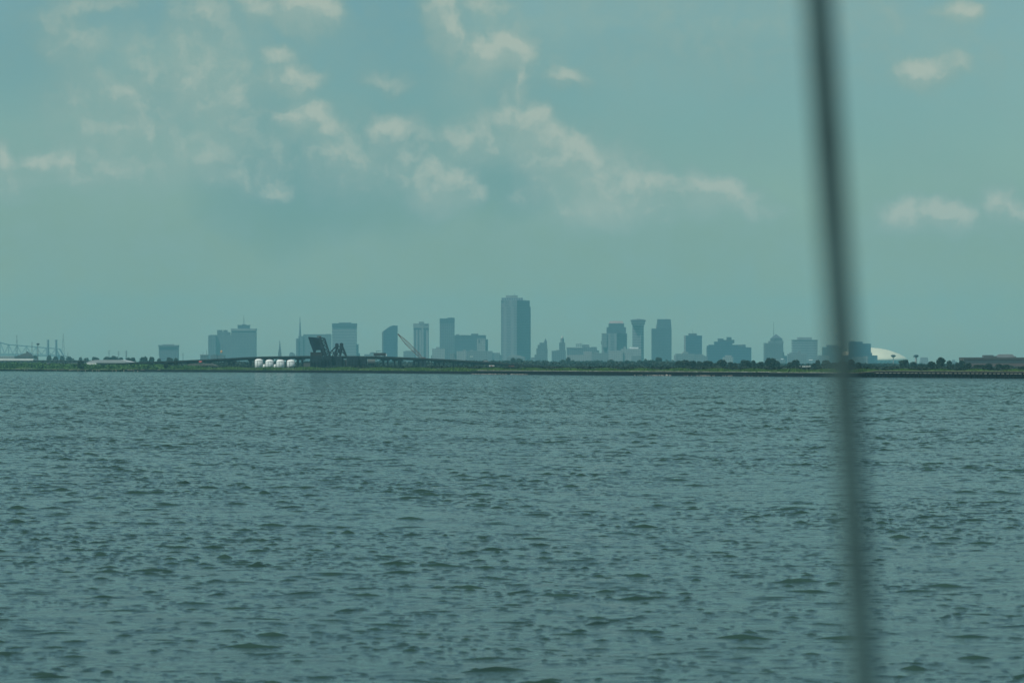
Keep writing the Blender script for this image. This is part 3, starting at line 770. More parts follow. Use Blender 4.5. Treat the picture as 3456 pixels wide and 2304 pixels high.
B('hotel_tower', 'taller grey hotel slab with a dark rooftop box and thin aerial, at left', 'tower', '2', 10300, [
    ('wall', 'b', 1926, 2370, 432, None, -6, 34, F_hotel), ('window_band', 'b', 1929, 2367, 400, 434, -5, 33, M_pcap), ('cornice', 'b', 1922, 2374, 367, 402, -8, 36, M_pale),
    ('penthouse', 'b', 2040, 2255, 308, 368, 4, 26, F_dark), ('roof_rim', 'b', 2034, 2261, 300, 310, 3, 27, M_roof), ('roof_cap', 'b', 2112, 2188, 288, 302, 8, 20, M_roof), ('antenna', 'm', 2147, 115, 290, .9, .35, M_steel)])
B('low_building', 'low dark flat block in front of the left hotel slab', 'building', '2', 7000, [('wall', 'b', 1552, 1672, 845, None, 0, 20, F_brown), ('roof_box', 'b', 1590, 1650, 832, 847, 4, 14, M_roof)])
B('low_building', 'low dark flat block below the small orange tank, right of another low block', 'building', '2', 7000, [('wall', 'b', 1688, 1806, 847, None, 0, 20, F_brown), ('roof_box', 'b', 1700, 1740, 838, 849, 4, 14, M_roof)])
B('water_tank', 'small orange tank standing high before the left hotel slab', 'tank', '2', 7300, [
    ('tank', 'l', 1740, [(14, 808), (20, 802), (20, 770), (6, 760)], mat('orange_paint', (.75, .30, .06), .6, .1, .2)), ('leg', 'm', 1728, 806, None, .3, .3, 12, M_steel), ('leg', 'm', 1752, 806, None, .3, .3, 18, M_steel)])
B('church_steeple', 'slender dark pointed church steeple between the hotel slabs and the aerial block', 'steeple', '3', 8800, [
    ('tower', 'b', 528, 584, 795, None, 0, 9, F_brown), ('belfry', 'b', 535, 578, 738, 797, 1, 8, F_brown), ('spire', 'y', 541, 573, 555.5, 557.5, 572, 738, 1.5, 7.5, M_pcap), ('pinnacle', 'y', 528, 538, 532, 534, 775, 796, 0.5, 2.5, M_pcap), ('pinnacle', 'y', 574, 584, 578, 580, 775, 796, 0.5, 2.5, M_pcap)])
B('low_building', 'low hazy hump roofed building right of the steeple', 'building', '3', 9800, [('wall', 'b', 728, 828, 822, None, 0, 25, F_mid), ('roof', 'p', [(728, 824), (745, 805), (765, 793), (785, 800), (828, 824)], 1, 24, M_roof)])
B('hotel_tower', 'wide pale grey block with a tall tapering aerial, behind the raised lift bridge', 'tower', '3', 10500, [
    ('wall', 'b', 978, 1478, 484, None, 0, 40, F_hotel), ('side_wing', 'b', 852, 895, 545, None, -6, 30, F_grey), ('side_wing', 'b', 893, 980, 500, None, -3, 36, F_grey),
    ('roof_box', 'b', 982, 1390, 468, 486, 5, 34, M_roof), ('roof_box', 'b', 1386, 1476, 464, 486, 2, 36, F_grey), ('antenna', 'm', 916, 155, 500, 3.2, .6, M_steel)])
B('office_tower', 'pale tower striped with horizontal bands, just right of the raised lift bridge', 'tower', '3', 10200, [
    ('wall', 'b', 1502, 1938, 325, None, 0, 42, F_bands), ('crown', 'b', 1500, 1941, 272, 327, -2, 44, F_dark), ('penthouse', 'b', 1620, 1840, 256, 274, 8, 34, M_roof),
    ('annex', 'b', 1938, 1970, 648, None, 4, 40, F_grey), ('annex', 'b', 1968, 1996, 810, None, 6, 36, F_grey)])
B('low_building', 'low hazy building far behind the bridge deck, left of the round roofed one', 'building', '3', 10000, [('wall', 'b', 2082, 2180, 828, None, 0, 25, F_mid)])
B('low_building', 'hazy low building with a rounded roof behind the bridge deck', 'building', '3', 9600, [('wall', 'b', 2176, 2284, 815, None, 0, 25, F_mid), ('roof', 'p', [(2176, 817), (2192, 797), (2220, 790), (2255, 796), (2284, 817)], 1, 24, M_roof)])
B('low_building', 'hazy low building just left of the slope topped blue tower', 'building', '3', 9600, [('wall', 'b', 2300, 2352, 812, None, 0, 25, F_mid), ('wall', 'b', 2340, 2368, 845, None, 2, 22, F_mid)])
B('tower_crane', 'thin hammerhead tower crane left of the slope topped blue tower', 'crane', '4', 9400, [
    ('mast', 'm', 58, 762, None, .8, .8, M_steel), ('jib', 'b', 42, 140, 764, 767, 14, 16, M_steel), ('cab', 'b', 86, 100, 764, 776, 13, 17, M_steel)])
B('office_tower', 'dark blue glass tower with a sloping top, left of the lattice crane boom', 'tower', '4', 9700, [
    ('wall', 'p', [(181, None), (181, 412), (240, 368), (300, 327), (350, 312), (432, 312), (432, None)], 0, 34, F_blue), ('side_wall', 'p', [(155, None), (155, 432), (182, 412), (182, None)], 3, 30, F_mid)])
B('low_building', 'low pale block behind the crane boom, left of the ribbed tower', 'building', '4', 9700, [('wall', 'b', 542, 738, 775, None, 0, 30, F_mid), ('roof_box', 'b', 580, 735, 765, 777, 4, 24, M_pale)])
B('hotel_tower', 'slim pale tower with vertical ribs and a pale rooftop box, right of the crane boom', 'tower', '4', 10200, [
    ('wall', 'b', 724, 998, 378, None, 0, 30, F_ribs), ('window_band', 'b', 724, 998, 345, 380, -.5, 30.5, F_dark), ('crown', 'b', 721, 999, 274, 347, -2, 32, M_pale),
    ('penthouse', 'b', 820, 910, 240, 276, -3, 22, M_pale), ('pier', 'b', 870, 908, 300, None, -3.4, 2, M_pale), ('louvre', 'b', 926, 985, 286, 306, -3, 2, M_pcap), ('louvre', 'b', 944, 998, 345, 372, -3, 2, M_pcap)])
B('low_building', 'pale low blocks at the left foot of the dark slab topped tower', 'building', '4', 9300, [
    ('wall', 'b', 1060, 1290, 728, None, 0, 30, F_light), ('roof_box', 'b', 1130, 1192, 698, 730, 4, 20, M_pale), ('annex', 'b', 1038, 1062, 850, None, 2, 22, F_mid)])
B('office_tower', 'dark grey tower with a darker top band, left of the wide dark block', 'tower', '4', 10300, [
    ('wall', 'b', 1197, 1463, 262, None, 0, 36, F_grey), ('crown', 'p', [(1196, 262), (1196, 184), (1320, 184), (1350, 170), (1464, 170), (1464, 262)], -1, 37, F_dark)])
B('hotel_tower', 'wide dark block with small rooftop boxes, between the grey tower and the tallest tower', 'tower', '4', 10000, [
    ('wall', 'b', 1463, 2030, 490, None, 0, 44, F_dark), ('parapet', 'b', 1461, 2032, 484, 492, -1, 45, M_roof), ('roof_box', 'b', 1765, 1890, 458, 486, 6, 30, M_pcap), ('roof_box', 'b', 1492, 1548, 470, 486, 6, 30, M_roof), ('annex', 'b', 2028, 2066, 560, None, 3, 40, F_grey)])
B('low_building', 'pale slab standing before the right end of the wide dark block', 'building', '4', 9500, [
    ('wall', 'b', 1870, 2020, 545, None, 0, 24, F_light), ('parapet', 'b', 1867, 2012, 538, 548, -1, 25, M_pale), ('louvre', 'b', 1897, 1922, 575, 612, -1.5, 2, M_pcap)])
B('low_building', 'small grey block with a tank on top below the dark grey tower', 'building', '4', 8200, [('wall', 'b', 1382, 1500, 820, None, 0, 20, F_mid), ('roof_tank', 'l', 1462, [(16, 842), (18, 832), (18, 810), (8, 804)], -2, M_roof)])
B('low_building', 'pale block with a stepped roof at the middle foot of the wide dark block', 'building', '4', 8600, [('wall', 'b', 1500, 1680, 772, None, 0, 24, F_light), ('roof_box', 'b', 1610, 1668, 748, 774, 4, 18, M_pale)])
B('low_building', 'long mid grey block at the right foot of the wide dark block', 'building', '4', 8900, [('wall', 'b', 1688, 2064, 768, None, 0, 30, F_mid), ('roof_box', 'b', 1745, 1796, 752, 770, 4, 18, M_pale), ('window_band', 'b', 1742, 1798, 856, 878, -1, 1, M_cap)])
B('low_building', 'low hazy stepped block left of the tallest tower', 'building', '4', 9700, [('wall', 'b', 2066, 2150, 770, None, 0, 26, F_mid), ('wall', 'b', 2148, 2286, 803, None, 2, 26, F_mid), ('annex', 'b', 2284, 2332, 842, None, 4, 22, F_mid)])
# --- tallest tower
B('skyscraper', 'tallest tower of the skyline, dark grey with a pale rooftop box', 'tower', '5', 9900, [
    ('wall', 'c', 248, 512, 742, 262, None, 0, 36, F_travertine), ('upper_wall', 'c', 249, 512, 726, 160, 264, 1.2, 36, F_travertine), ('top_storey', 'b', 256, 616, 118, 162, 24, 52, F_travpale),
    ('penthouse', 'b', 330, 524, 78, 120, 28, 46, M_pale), ('antenna', 'm', 475, 34, 80, .5, .3, 34, M_steel), ('antenna', 'm', 640, 140, 170, .4, .3, 34, M_steel)])
B('low_building', 'low hazy hump roofed hall in front of the foot of the tallest tower', 'building', '5', 8200, [('wall', 'b', 345, 650, 1100, None, 0, 30, F_mid), ('roof', 'p', [(345, 1101), (405, 1072), (480, 1062), (560, 1076), (650, 1101)], 1, 29, M_pale)])
B('low_building', 'tiny hazy building just right of the foot of the tallest tower', 'building', '5', 9300, [('wall', 'b', 746, 806, 1105, None, 0, 20, F_mid)])
B('office_tower', 'small stepped stone tower with a pointed turret, right of the tallest tower', 'tower', '5', 9800, [
    ('wall', 'b', 835, 1020, 958, None, 0, 30, F_brown), ('annex', 'b', 806, 840, 1060, None, 3, 28, F_brown), ('tier', 'b', 856, 1014, 898, 960, 1, 28, F_brown), ('tier', 'b', 888, 1008, 862, 900, 2, 24, F_brown),
    ('turret', 'b', 964, 1010, 835, 1000, -2, 8, F_brown), ('spire', 'y', 966, 1008, 984, 988, 790, 836, -1, 7, M_pcap)])
B('office_tower', 'small stepped tower crowned by a white domed cupola, mid skyline', 'tower', '5', 9700, [
    ('wall', 'b', 1089, 1322, 996, None, 0, 34, F_grey), ('tier', 'b', 1165, 1318, 984, 998, 1, 32, F_grey), ('tower', 'b', 1213, 1312, 860, 986, 3, 24, F_brown),
    ('drum', 'l', 1263, [(30, 862), (30, 800), (34, 798), (22, 795)], 12, F_mid), ('cupola', 'l', 1264, [(20, 797), (20, 775), (22, 773), (14, 762), (8, 752), (2, 742)], 12, M_cap)])
B('office_block', 'wide low block with a hipped rooftop house and an open frame on its roof', 'building', '5', 9600, [
    ('wall', 'b', 1338, 1836, 945, None, 0, 36, F_grey), ('parapet', 'b', 1335, 1610, 939, 948, -1, 37, M_pale), ('penthouse', 'y', 1590, 1722, 1600, 1700, 893, 940, 4, 28, M_roof), ('roof_box', 'b', 1740, 1836, 934, 947, 3, 30, M_roof), ('annex', 'b', 1834, 1872, 992, None, 3, 30, F_grey),
    ('roof_frame', 'b', 1490, 1592, 884, 890, 6, 9, M_steel), ('roof_frame', 'b', 1490, 1592, 912, 916, 6, 9, M_steel), ('frame_post', 'm', 1494, 884, 940, .5, .5, 7, M_steel), ('frame_post', 'm', 1530, 884, 940, .5, .5, 7, M_steel), ('frame_post', 'm', 1566, 866, 940, .5, .4, 7, M_steel), ('frame_post', 'm', 1590, 884, 940, .5, .5, 7, M_steel)])
B('low_building', 'long pale low building in front of the wide low block with the roof frame', 'building', '5', 8300, [('wall', 'b', 1336, 1750, 1062, None, 0, 26, F_light), ('tier', 'b', 1616, 1750, 1008, 1064, 2, 24, F_light)])
B('low_building', 'mid grey low block at the left foot of the stepped tower with a pink roof', 'building', '5', 8800, [('wall', 'b', 1750, 2032, 1034, None, 0, 26, F_mid), ('roof_box', 'b', 1800, 1860, 1022, 1036, 4, 16, M_pale)])
# --- centre right
B('office_tower', 'dark stepped tower with a flat pinkish roof cap', 'tower', '6', 9900, [
    ('wall', 'c', 168, 434, 629, 450, None, 0, 36, F_grey), ('shoulder', 'b', 180, 262, 462, 700, 14, 24, F_mid), ('tier', 'b', 260, 606, 340, 452, 18, 60, F_dark), ('tier', 'b', 296, 572, 270, 342, 22, 56, F_dark),
    ('roof', 'y', 302, 566, 322, 552, 226, 270, 24, 54, M_pink), ('bay', 'b', 156, 170, 592, 640, 28, 40, M_roof)])
B('office_tower', 'slim round topped tower with a flared banded crown like a mushroom', 'tower', '6', 9700, [
    ('wall', 'c', 720, 872, 927, 292, None, 0, 28, F_bandst), ('crown', 'y', 714, 936, 700, 950, 222, 296, -8, 36, F_bandst), ('brim', 'b', 690, 962, 212, 224, -10, 38, M_roof), ('roof', 'l', 826, [(118, 213), (112, 200), (60, 197), (30, 190), (4, 186)], 14, M_roof)])
B('office_tower', 'dark tower with a smaller tapered upper block set to its right', 'tower', '6', 9900, [
    ('wall', 'b', 1070, 1424, 366, None, 0, 44, F_dark), ('upper_block', 'y', 1156, 1425, 1175, 1411, 196, 364, 3, 38, F_dark), ('side_strip', 'b', 1150, 1172, 300, 366, 6, 36, M_pale), ('antenna', 'm', 1182, 182, 198, .5, .3, M_steel), ('antenna', 'm', 1320, 178, 198, .5, .3, M_steel)])
B('low_building', 'large pale low block at the foot of the pink capped stepped tower', 'building', '6', 8700, [('wall', 'b', 296, 545, 768, None, 0, 30, F_light), ('wall', 'b', 545, 742, 800, None, 3, 34, F_light), ('roof_box', 'b', 440, 500, 758, 770, 4, 20, M_pale)])
B('low_building', 'pale block with a bright rooftop box at the foot of the mushroom topped tower', 'building', '6', 9200, [('wall', 'b', 516, 876, 730, None, 0, 30, F_light), ('roof_box', 'b', 672, 828, 702, 732, 5, 20, M_white), ('roof_box', 'b', 560, 600, 690, 732, 5, 12, M_pale)])
B('low_building', 'darker low block at the base of the mushroom topped tower', 'building', '6', 8400, [('wall', 'b', 706, 880, 858, None, 0, 24, F_mid)])
B('office_tower', 'blue grey slab with a small penthouse above the broad clump of dark trees', 'tower', '6', 9500, [
    ('wall', 'b', 1680, 1974, 492, None, 0, 34, F_blue), ('side_wall', 'b', 1655, 1682, 490, None, 4, 30, F_light), ('penthouse', 'b', 1737, 1884, 452, 494, 6, 28, M_pcap), ('antenna', 'm', 1808, 388, 455, .4, .25, M_steel)])
B('low_building', 'low grey block with a pale arched roof left below the blue grey slab', 'building', '6', 9000, [
    ('wall', 'b', 1500, 1852, 820, None, 0, 32, F_mid), ('annex', 'b', 1474, 1502, 842, None, 2, 28, F_light), ('roof', 'p', [(1612, 822), (1640, 786), (1680, 778), (1725, 790), (1735, 822)], 2, 26, M_pale)])
B('low_building', 'low block with sloping roof between the blue grey slab and big stepped building', 'building', '6', 9000, [('wall', 'p', [(1856, None), (1856, 838), (1900, 828), (1970, 824), (2030, 860), (2072, 868), (2072, None)], 0, 30, F_mid)])
B('hospital_building', 'big dark stepped building with blocky towers and an overhanging box on its roof', 'building', '7', 9400, [
    ('wall', 'b', 148, 940, 705, None, 0, 50, F_blue), ('tier', 'b', 148, 182, 675, 707, 1, 40, F_blue), ('tier', 'b', 180, 700, 658, 707, 2, 46, F_blue), ('tier', 'b', 698, 842, 690, 707, 3, 40, F_blue), ('tier', 'b', 278, 600, 600, 660, 3, 42, F_blue),
    ('roof_tower', 'b', 343, 440, 545, 602, 6, 34, F_dark), ('roof_tower', 'b', 440, 502, 570, 602, 8, 34, F_dark), ('roof_tower', 'b', 500, 584, 520, 602, 5, 30, F_dark), ('overhanging_box', 'b', 582, 637, 568, 622, 6, 26, F_dark), ('roof_box', 'b', 708, 790, 656, 692, 8, 30, M_roof), ('roof_box', 'b', 786, 840, 652, 692, 6, 30, M_pcap)])
B('low_building', 'pale rounded block in front of the middle of the big stepped building', 'building', '7', 8300, [('wall', 'b', 430, 612, 880, None, 0, 20, F_light), ('tier', 'b', 470, 585, 850, 882, 2, 18, F_light)])
B('office_tower', 'dark tower with a pyramid roof and a tall thin aerial beside it', 'tower', '7', 9600, [
    ('wall', 'b', 1178, 1516, 626, None, 0, 40, F_brown), ('tier', 'b', 1256, 1522, 590, 628, 2, 36, F_mid), ('drum', 'b', 1293, 1503, 540, 592, 5, 34, F_brown), ('pyramid_roof', 'y', 1293, 1503, 1391, 1397, 464, 542, 5, 34, M_pcap),
    ('annex', 'b', 1514, 1536, 790, None, 4, 30, F_mid), ('annex', 'b', 1534, 1592, 858, None, 5, 26, F_mid), ('antenna', 'm', 1343, 250, 592, .8, .35, 1, M_steel)])
B('low_building', 'low hazy block with a bright roof edge right below the pyramid roofed tower', 'building', '7', 8400, [('wall', 'b', 1394, 1560, 915, None, 0, 22, F_mid), ('parapet', 'b', 1470, 1520, 905, 917, -1, 6, M_white)])
B('office_block', 'pale block striped with horizontal bands and a pale penthouse, left of the blurred pole', 'building', '7', 9500, [
    ('wall', 'b', 1686, 2134, 575, None, 0, 42, F_bands), ('parapet', 'b', 1684, 2136, 568, 578, -1, 43, M_roof), ('penthouse', 'b', 1780, 2036, 523, 572, 6, 32, M_pale)])
B('low_building', 'grey block with a small roof box at the lower left of the striped block', 'building', '7', 8500, [('wall', 'b', 1602, 1940, 822, None, 0, 30, F_mid), ('tier', 'b', 1640, 1832, 800, 824, 2, 26, F_mid), ('roof_box', 'b', 1782, 1832, 765, 802, 4, 16, F_mid)])
B('low_building', 'low hazy block right of the striped block, partly behind the blurred pole', 'building', '7', 9000, [('wall', 'b', 2146, 2352, 848, None, 0, 30, F_mid)])
B('low_building', 'long low roof with a bright white edge between the trees below the striped block', 'building', '7', 3200, [('wall', 'b', 1822, 2016, 1056, None, 0, 12, F_brown), ('roof', 'b', 1818, 1928, 1042, 1056, -1, 13, M_white), ('roof', 'b', 1944, 2012, 1042, 1056, -1, 13, M_white)])
B('floodlight', 'thin mast with a bright lamp cluster in front of the striped block', 'light mast', '7', 6500, [('mast', 'm', 2012, 930, None, .35, .25, M_steel), ('lamp_head', 'b', 1992, 2056, 922, 932, 13, 17, M_white)])
B('office_tower', 'dark block with a raised centre seen through the blurred pole', 'tower', '8', 9500, [('wall', 'b', 418, 762, 488, None, 0, 36, F_dark), ('penthouse', 'b', 490, 692, 448, 490, 5, 28, M_pcap)])
B('low_building', 'dark low block between the two dark towers in front of the white dome', 'building', '8', 9200, [('wall', 'b', 330, 905, 634, None, 0, 30, F_dark)])
B('office_tower', 'dark blue block standing right before the white dome, right of the pole', 'tower', '8', 9400, [
    ('wall', 'b', 898, 1280, 422, None, 0, 38, F_blue), ('tier', 'b', 898, 1134, 388, 424, 2, 34, F_blue), ('roof_box', 'b', 918, 1004, 377, 390, 5, 26, M_pcap), ('annex', 'b', 1278, 1304, 592, None, 3, 34, F_blue), ('annex', 'b', 1302, 1402, 636, None, 5, 30, F_blue)])
B('low_building', 'pale hazy low block at the foot of the dark blue block by the dome', 'building', '8', 8300, [('wall', 'b', 960, 1160, 668, None, 0, 24, F_mid), ('wall', 'b', 1150, 1228, 650, None, 2, 22, F_light), ('roof_box', 'b', 1040, 1090, 655, 670, 4, 14, F_mid)])
# stadium
def stadium():
    D = 10300; c = TP('8', 1240, 712, D + 120); w = 712 / 5.345 * K * (D + 120); h = 217 / 5.345 * K * (D + 120); zb = c.z
    root = thing('domed_stadium', 'huge white domed stadium on a grey wall, right of the blurred pole', 'stadium', (c.x, D + 120, GZ))
    prof = []
    for i in range(15):
        u = 1 - i / 14.0; prof.append((max(w * u, .5), zb - GZ + h * (1 - u * u) ** .86))
    mb = MB(); mb.lathe(0, 0, [(w * .995, zb - GZ - 2)] + prof, 64)
    mb.build('dome', mat('cream_dome_skin', (.74, .69, .50), .6, .03, .03), root, smooth=True)
    MB().lathe(0, 0, [(w * .94, -1), (w * .985, zb - GZ - 2.5)], 64).build('wall', facade('stadium_wall', (.24, .26, .27), (.12, .15, .17), 50, 14, 'ribs', .5, .3), root)
stadium()
M_gust = mat('grey_tower_concrete', (.30, .30, .29), .8, .1, .1)
B('light_tower', 'mushroom shaped light tower standing before the right side of the white dome', 'tower', '8', 5200, [
    ('shaft', 'l', 1703, [(9, None), (7, 700), (8, 668)], M_gust), ('platform', 'l', 1703, [(12, 672), (30, 660), (46, 652), (48, 640), (34, 630), (20, 624)], M_dsteel)])
B('light_tower', 'squat lookout tower with a thick pale shaft, right of the white dome', 'tower', '8', 4800, [
    ('shaft', 'l', 2115, [(24, None), (19, 700), (17, 668)], M_gust), ('platform', 'l', 2120, [(18, 670), (36, 660), (42, 650), (42, 634), (22, 624)], M_dsteel), ('walkway', 'b', 2068, 2110, 646, 651, 13, 17, M_dsteel)])
B('cooling_tower', 'pale flared block right of the squat lookout tower', 'building', '9', 8800, [('wall', 'y', 268, 448, 298, 424, 512, None, 0, 30, F_mid), ('rim', 'b', 294, 428, 508, 516, 4, 26, M_pale)])
B('low_building', 'tiny far hazy building left of the long brick building', 'building', '9', 9500, [('wall', 'b', 885, 1010, 592, None, 0, 24, F_mid), ('roof_box', 'b', 925, 975, 556, 594, 4, 18, F_mid)])
M_brick = facade('brick_and_window_bands', (.14, .085, .08), (.06, .065, .075), 4.6, 5, 'bands', .5, .6, 1.2)
B('brick_building', 'long reddish brick building with rooftop plant at the far right edge', 'building', '9', 3000, [
    ('wall', 'b', 1142, 2700, 522, None, 0, 30, M_brick), ('parapet', 'b', 1138, 2704, 509, 524, -.6, 30.6, mat('brown_coping', (.09, .08, .08), .9, .1, .3)),
    ('penthouse', 'b', 1570, 1760, 462, 512, 5, 18, M_roof), ('penthouse', 'y', 1815, 2225, 1895, 2150, 446, 500, 6, 22, M_roof), ('roof_duct', 'b', 1755, 1830, 482, 492, 9, 12, M_roof), ('roof_deck', 'b', 1835, 2220, 486, 506, 6.5, 21, M_steel)])
# --- left horizon
def bridge_truss():
    D = 12000
    root = thing('cantilever_bridge', 'hazy steel truss bridge at the far left edge of the skyline', 'bridge', (TP('1', 500, 830, D).x, D, GZ)); O = root.location
    top = [(-900, 800), (-620, 720), (-330, 600), (-150, 575), (0, 620), (75, 640), (150, 655), (225, 661), (300, 668), (385, 677), (470, 684), (560, 691), (650, 700), (740, 708), (830, 716), (920, 722), (1000, 728), (1070, 733)]
    for yy, nm in ((0, 'truss'), (16, 'truss')):
        mb = MB()
        pts = [TP('1', x, z, D, yy) for x, z in top]; bot = [TP('1', x, 818 + max(0, x) * .022, D, yy) for x, z in top]
        for a, b in zip(pts, pts[1:]): mb.beam(a, b, 2.6)
        for a, b in zip(bot, bot[1:]): mb.beam(a, b, 2.4)
        for i in range(len(pts)):
            if i % 2 == 0: mb.beam(pts[i], bot[i], 1.1)
            if i: mb.beam(pts[i - (i % 2)], bot[i - 1 + (i % 2)], .9) if i % 2 else mb.beam(bot[i - 1], pts[i], .9)
        mb.beam(pts[-1], TP('1', 1142, 850, D, yy), 2.6); mb.beam(TP('1', 1010, 735, D, yy), TP('1', 1062, 850, D, yy), 1.6)
        mb.build(nm, M_steel, root, origin=O)
    mb = MB(); mb.extrude([(TP('1', x, z, D).x, TP('1', x, z, D).z) for x, z in ((-900, 836), (1200, 872), (1200, 858), (-900, 818))], D + 2, D + 14); mb.build('road_deck', M_steel, root, origin=O)
    for x in (-330, 290, 1065):
        a = TP('1', x, 850, D); MB().box(a.x - 5, a.x + 5, D + 3, D + 12, GZ - 1, a.z).build('pier', M_gust, root, origin=O)
bridge_truss()
for x, lab in ((855, 'left of two hazy smokestacks beside the truss bridge'), (1002, 'right of two hazy smokestacks beside the truss bridge')):
    B('smokestack', lab, 'smokestack', '1', 10800, [('stack', 'l', x, [(23, None), (19, 590), (19, 572)], M_steel), ('rim', 'l', x, [(22, 582), (22, 568)], M_steel)])
def pylon(t, x, top, D, lab, bot=890, arms=True):
    a = TP(t, x, top, D); root = thing('transmission_mast', lab, 'mast', (a.x, D, GZ), 'lattice masts on the left skyline')
    h = a.z - GZ; mb = MB(); w = h * .07
    for sx in (-1, 1):
        for sy in (-1, 1): mb.beam((sx * w, sy * w, -1), (sx * .15, sy * .15, h), .17)
    for i in range(6):
        q = 1 - i / 6; mb.beam((-w * q, -w * q, h * i / 6), (w * (q - .166), -w * (q - .166), h * (i + 1) / 6), .25)
        mb.beam((w * q, w * q, h * i / 6), (-w * (q - .166), w * (q - .166), h * (i + 1) / 6), .25)
    mb.build('lattice', M_steel, root)
    if arms:
        for z in (.93, .80): MB().beam((-h * .11, 0, h * z), (h * .11, 0, h * z), .3).build('crossarm', M_steel, root)
for t, x, top, lab, arms in (('1', 303, 480, 'tall thin lattice mast above the left part of the truss bridge', False), ('1', 577, 605, 'lattice mast left of the high lamp mast in front of the truss bridge', False), ('1', 1140, 450, 'tallest thin mast just right of the truss bridge end', False),
        ('1', 1225, 795, 'tiny mast right of the truss bridge end', False), ('1', 1967, 755, 'leftmost of three pylons above the pale curved roof', True), ('1', 2140, 768, 'middle of three pylons above the pale curved roof', True), ('1', 2280, 760, 'rightmost of three pylons above the pale curved roof', True),
        ('2', 30, 765, 'pylon right of the pale curved roof, well left of the squat block', True), ('2', 1057, 805, 'pylon between the squat block and the low aerial building', True)):
    pylon(t, x, top, 7000, lab, arms=arms)
B('light_tower', 'high lamp mast with a round dark head in front of the truss bridge', 'light mast', '1', 4300, [('mast', 'm', 654, 660, None, .5, .35, M_steel), ('lamp_head', 'l', 655, [(10, 664), (26, 655), (28, 640), (16, 630)], M_dsteel)])
B('warehouse', 'long low white roofed shed behind the shrubs at the far left', 'warehouse', '1', 3900, [('wall', 'b', -400, 600, 925, None, 0, 30, F_mid), ('roof', 'b', -405, 604, 906, 925, -1, 31, M_white)])
B('warehouse', 'hazy low gabled house with a chimney left of the high lamp mast', 'house', '1', 5000, [
    ('wall', 'b', 262, 570, 880, None, 0, 26, F_grey), ('roof', 'p', [(255, 882), (330, 850), (440, 812), (500, 800), (575, 882)], -1, 27, M_roof), ('chimney', 'b', 466, 494, 778, 830, 5, 12, M_roof)])
B('warehouse', 'pale hazy shed at the left edge below the truss bridge', 'warehouse', '1', 6500, [('wall', 'b', -200, 262, 862, None, 0, 30, F_light)])
B('warehouse', 'grey low shed between the white roofed shed and the curved roof', 'warehouse', '1', 3500, [('wall', 'b', 600, 1560, 944, None, 0, 30, F_mid), ('roof', 'p', [(596, 946), (600, 934), (1400, 938), (1560, 946)], -1, 31, M_roof)])
B('warehouse', 'wide low shed with a pale curved roof behind the left bank', 'warehouse', '1', 3300, [('wall', 'b', 1560, 2420, 985, None, 0, 40, F_mid), ('roof', 'p', [(1555, 986), (1640, 945), (1740, 930), (2180, 930), (2290, 955), (2425, 986)], -2, 42, mat('pale_metal_roof', (.42, .45, .46), .6, .05, .1)), ('eave', 'b', 1565, 1740, 988, 1000, -3, 0, M_white)])

# ------------------------------------------------------------------ highway bridge
def highway_bridge():
    D = 2950
    root = thing('highway_bridge', 'long low concrete highway bridge rising and falling across the left half of the shore', 'bridge', (TP('3', 1000, 1000, D).x, D, GZ)); O = root.location
    path = [(300, 1232), (380, 1227), (450, 1222), (520, 1219.5), (600, 1216.5), (680, 1213), (760, 1209), (840, 1204.5), (900, 1202.6), (1000, 1201), (1100, 1200.6), (1200, 1200.8), (1300, 1202.6), (1400, 1206.5), (1500, 1211.5), (1600, 1217.5), (1700, 1224), (1800, 1230.5), (1880, 1236), (1960, 1243)]
    def at(px):
        for (a, ya), (b, yb) in zip(path, path[1:]):
            if a <= px <= b: return ya + (yb - ya) * (px - a) / (b - a)
    def Dp(px): return D + (px - 1100) * .12
    def ribbon(name, m, o0, o1, y0, y1):
        V = []; F = []; xs = list(range(300, 1960, 12))
        for px in xs:
            d = Dp(px); z0 = P(0, at(px) + o0, d).z; z1 = P(0, at(px) + o1, d).z; x = (px - 1728) * K * d
            V += [(x, d + y0, z1), (x, d + y0, z0), (x, d + y1, z0), (x, d + y1, z1)]
        for i in range(len(xs) - 1):
            a = i * 4; F += [(a, a + 4, a + 5, a + 1), (a + 1, a + 5, a + 6, a + 2), (a + 2, a + 6, a + 7, a + 3), (a + 3, a + 7, a + 4, a)]
        MB().add(V, F).build(name, m, root, origin=O)
    ribbon('parapet', M_conc, 0, 3.0, -.4, -.1)
    ribbon('parapet', M_conc, .4, 3.0, 12.1, 12.4)
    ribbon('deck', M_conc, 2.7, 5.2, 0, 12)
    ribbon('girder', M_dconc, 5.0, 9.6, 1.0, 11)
    g = random.Random(6)
    bents = [(430, 1), (500, 1), (570, 1), (640, 1), (705, 1), (780, 2), (852, 2), (905, 2), (960, 2), (1012, 2), (1300, 2), (1338, 2), (1352, 1), (1412, 3), (1482, 3), (1545, 3), (1605, 2), (1665, 2), (1725, 2), (1790, 1), (1850, 1)]
    for px, k in bents:
        d = Dp(px); mb = MB(); x = (px - 1728) * K * d; zt = P(0, at(px) + 9.4, d).z
        if zt < GZ + .6: continue
        w = 3.2 if k == 1 else 5.0 + k
        mb.box(x - w / 2, x + w / 2, d + .6, d + 11.4, zt - 1.0, zt)
        for c in range(k):
            xc = x + (c - (k - 1) / 2) * 3.4
            for yy in (1.6, 9.2): mb.box(xc - .55, xc + .55, d + yy, d + yy + 1.2, GZ - 1, zt - .9)
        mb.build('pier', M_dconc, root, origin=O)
    return at, Dp
hat, hDp = highway_bridge()

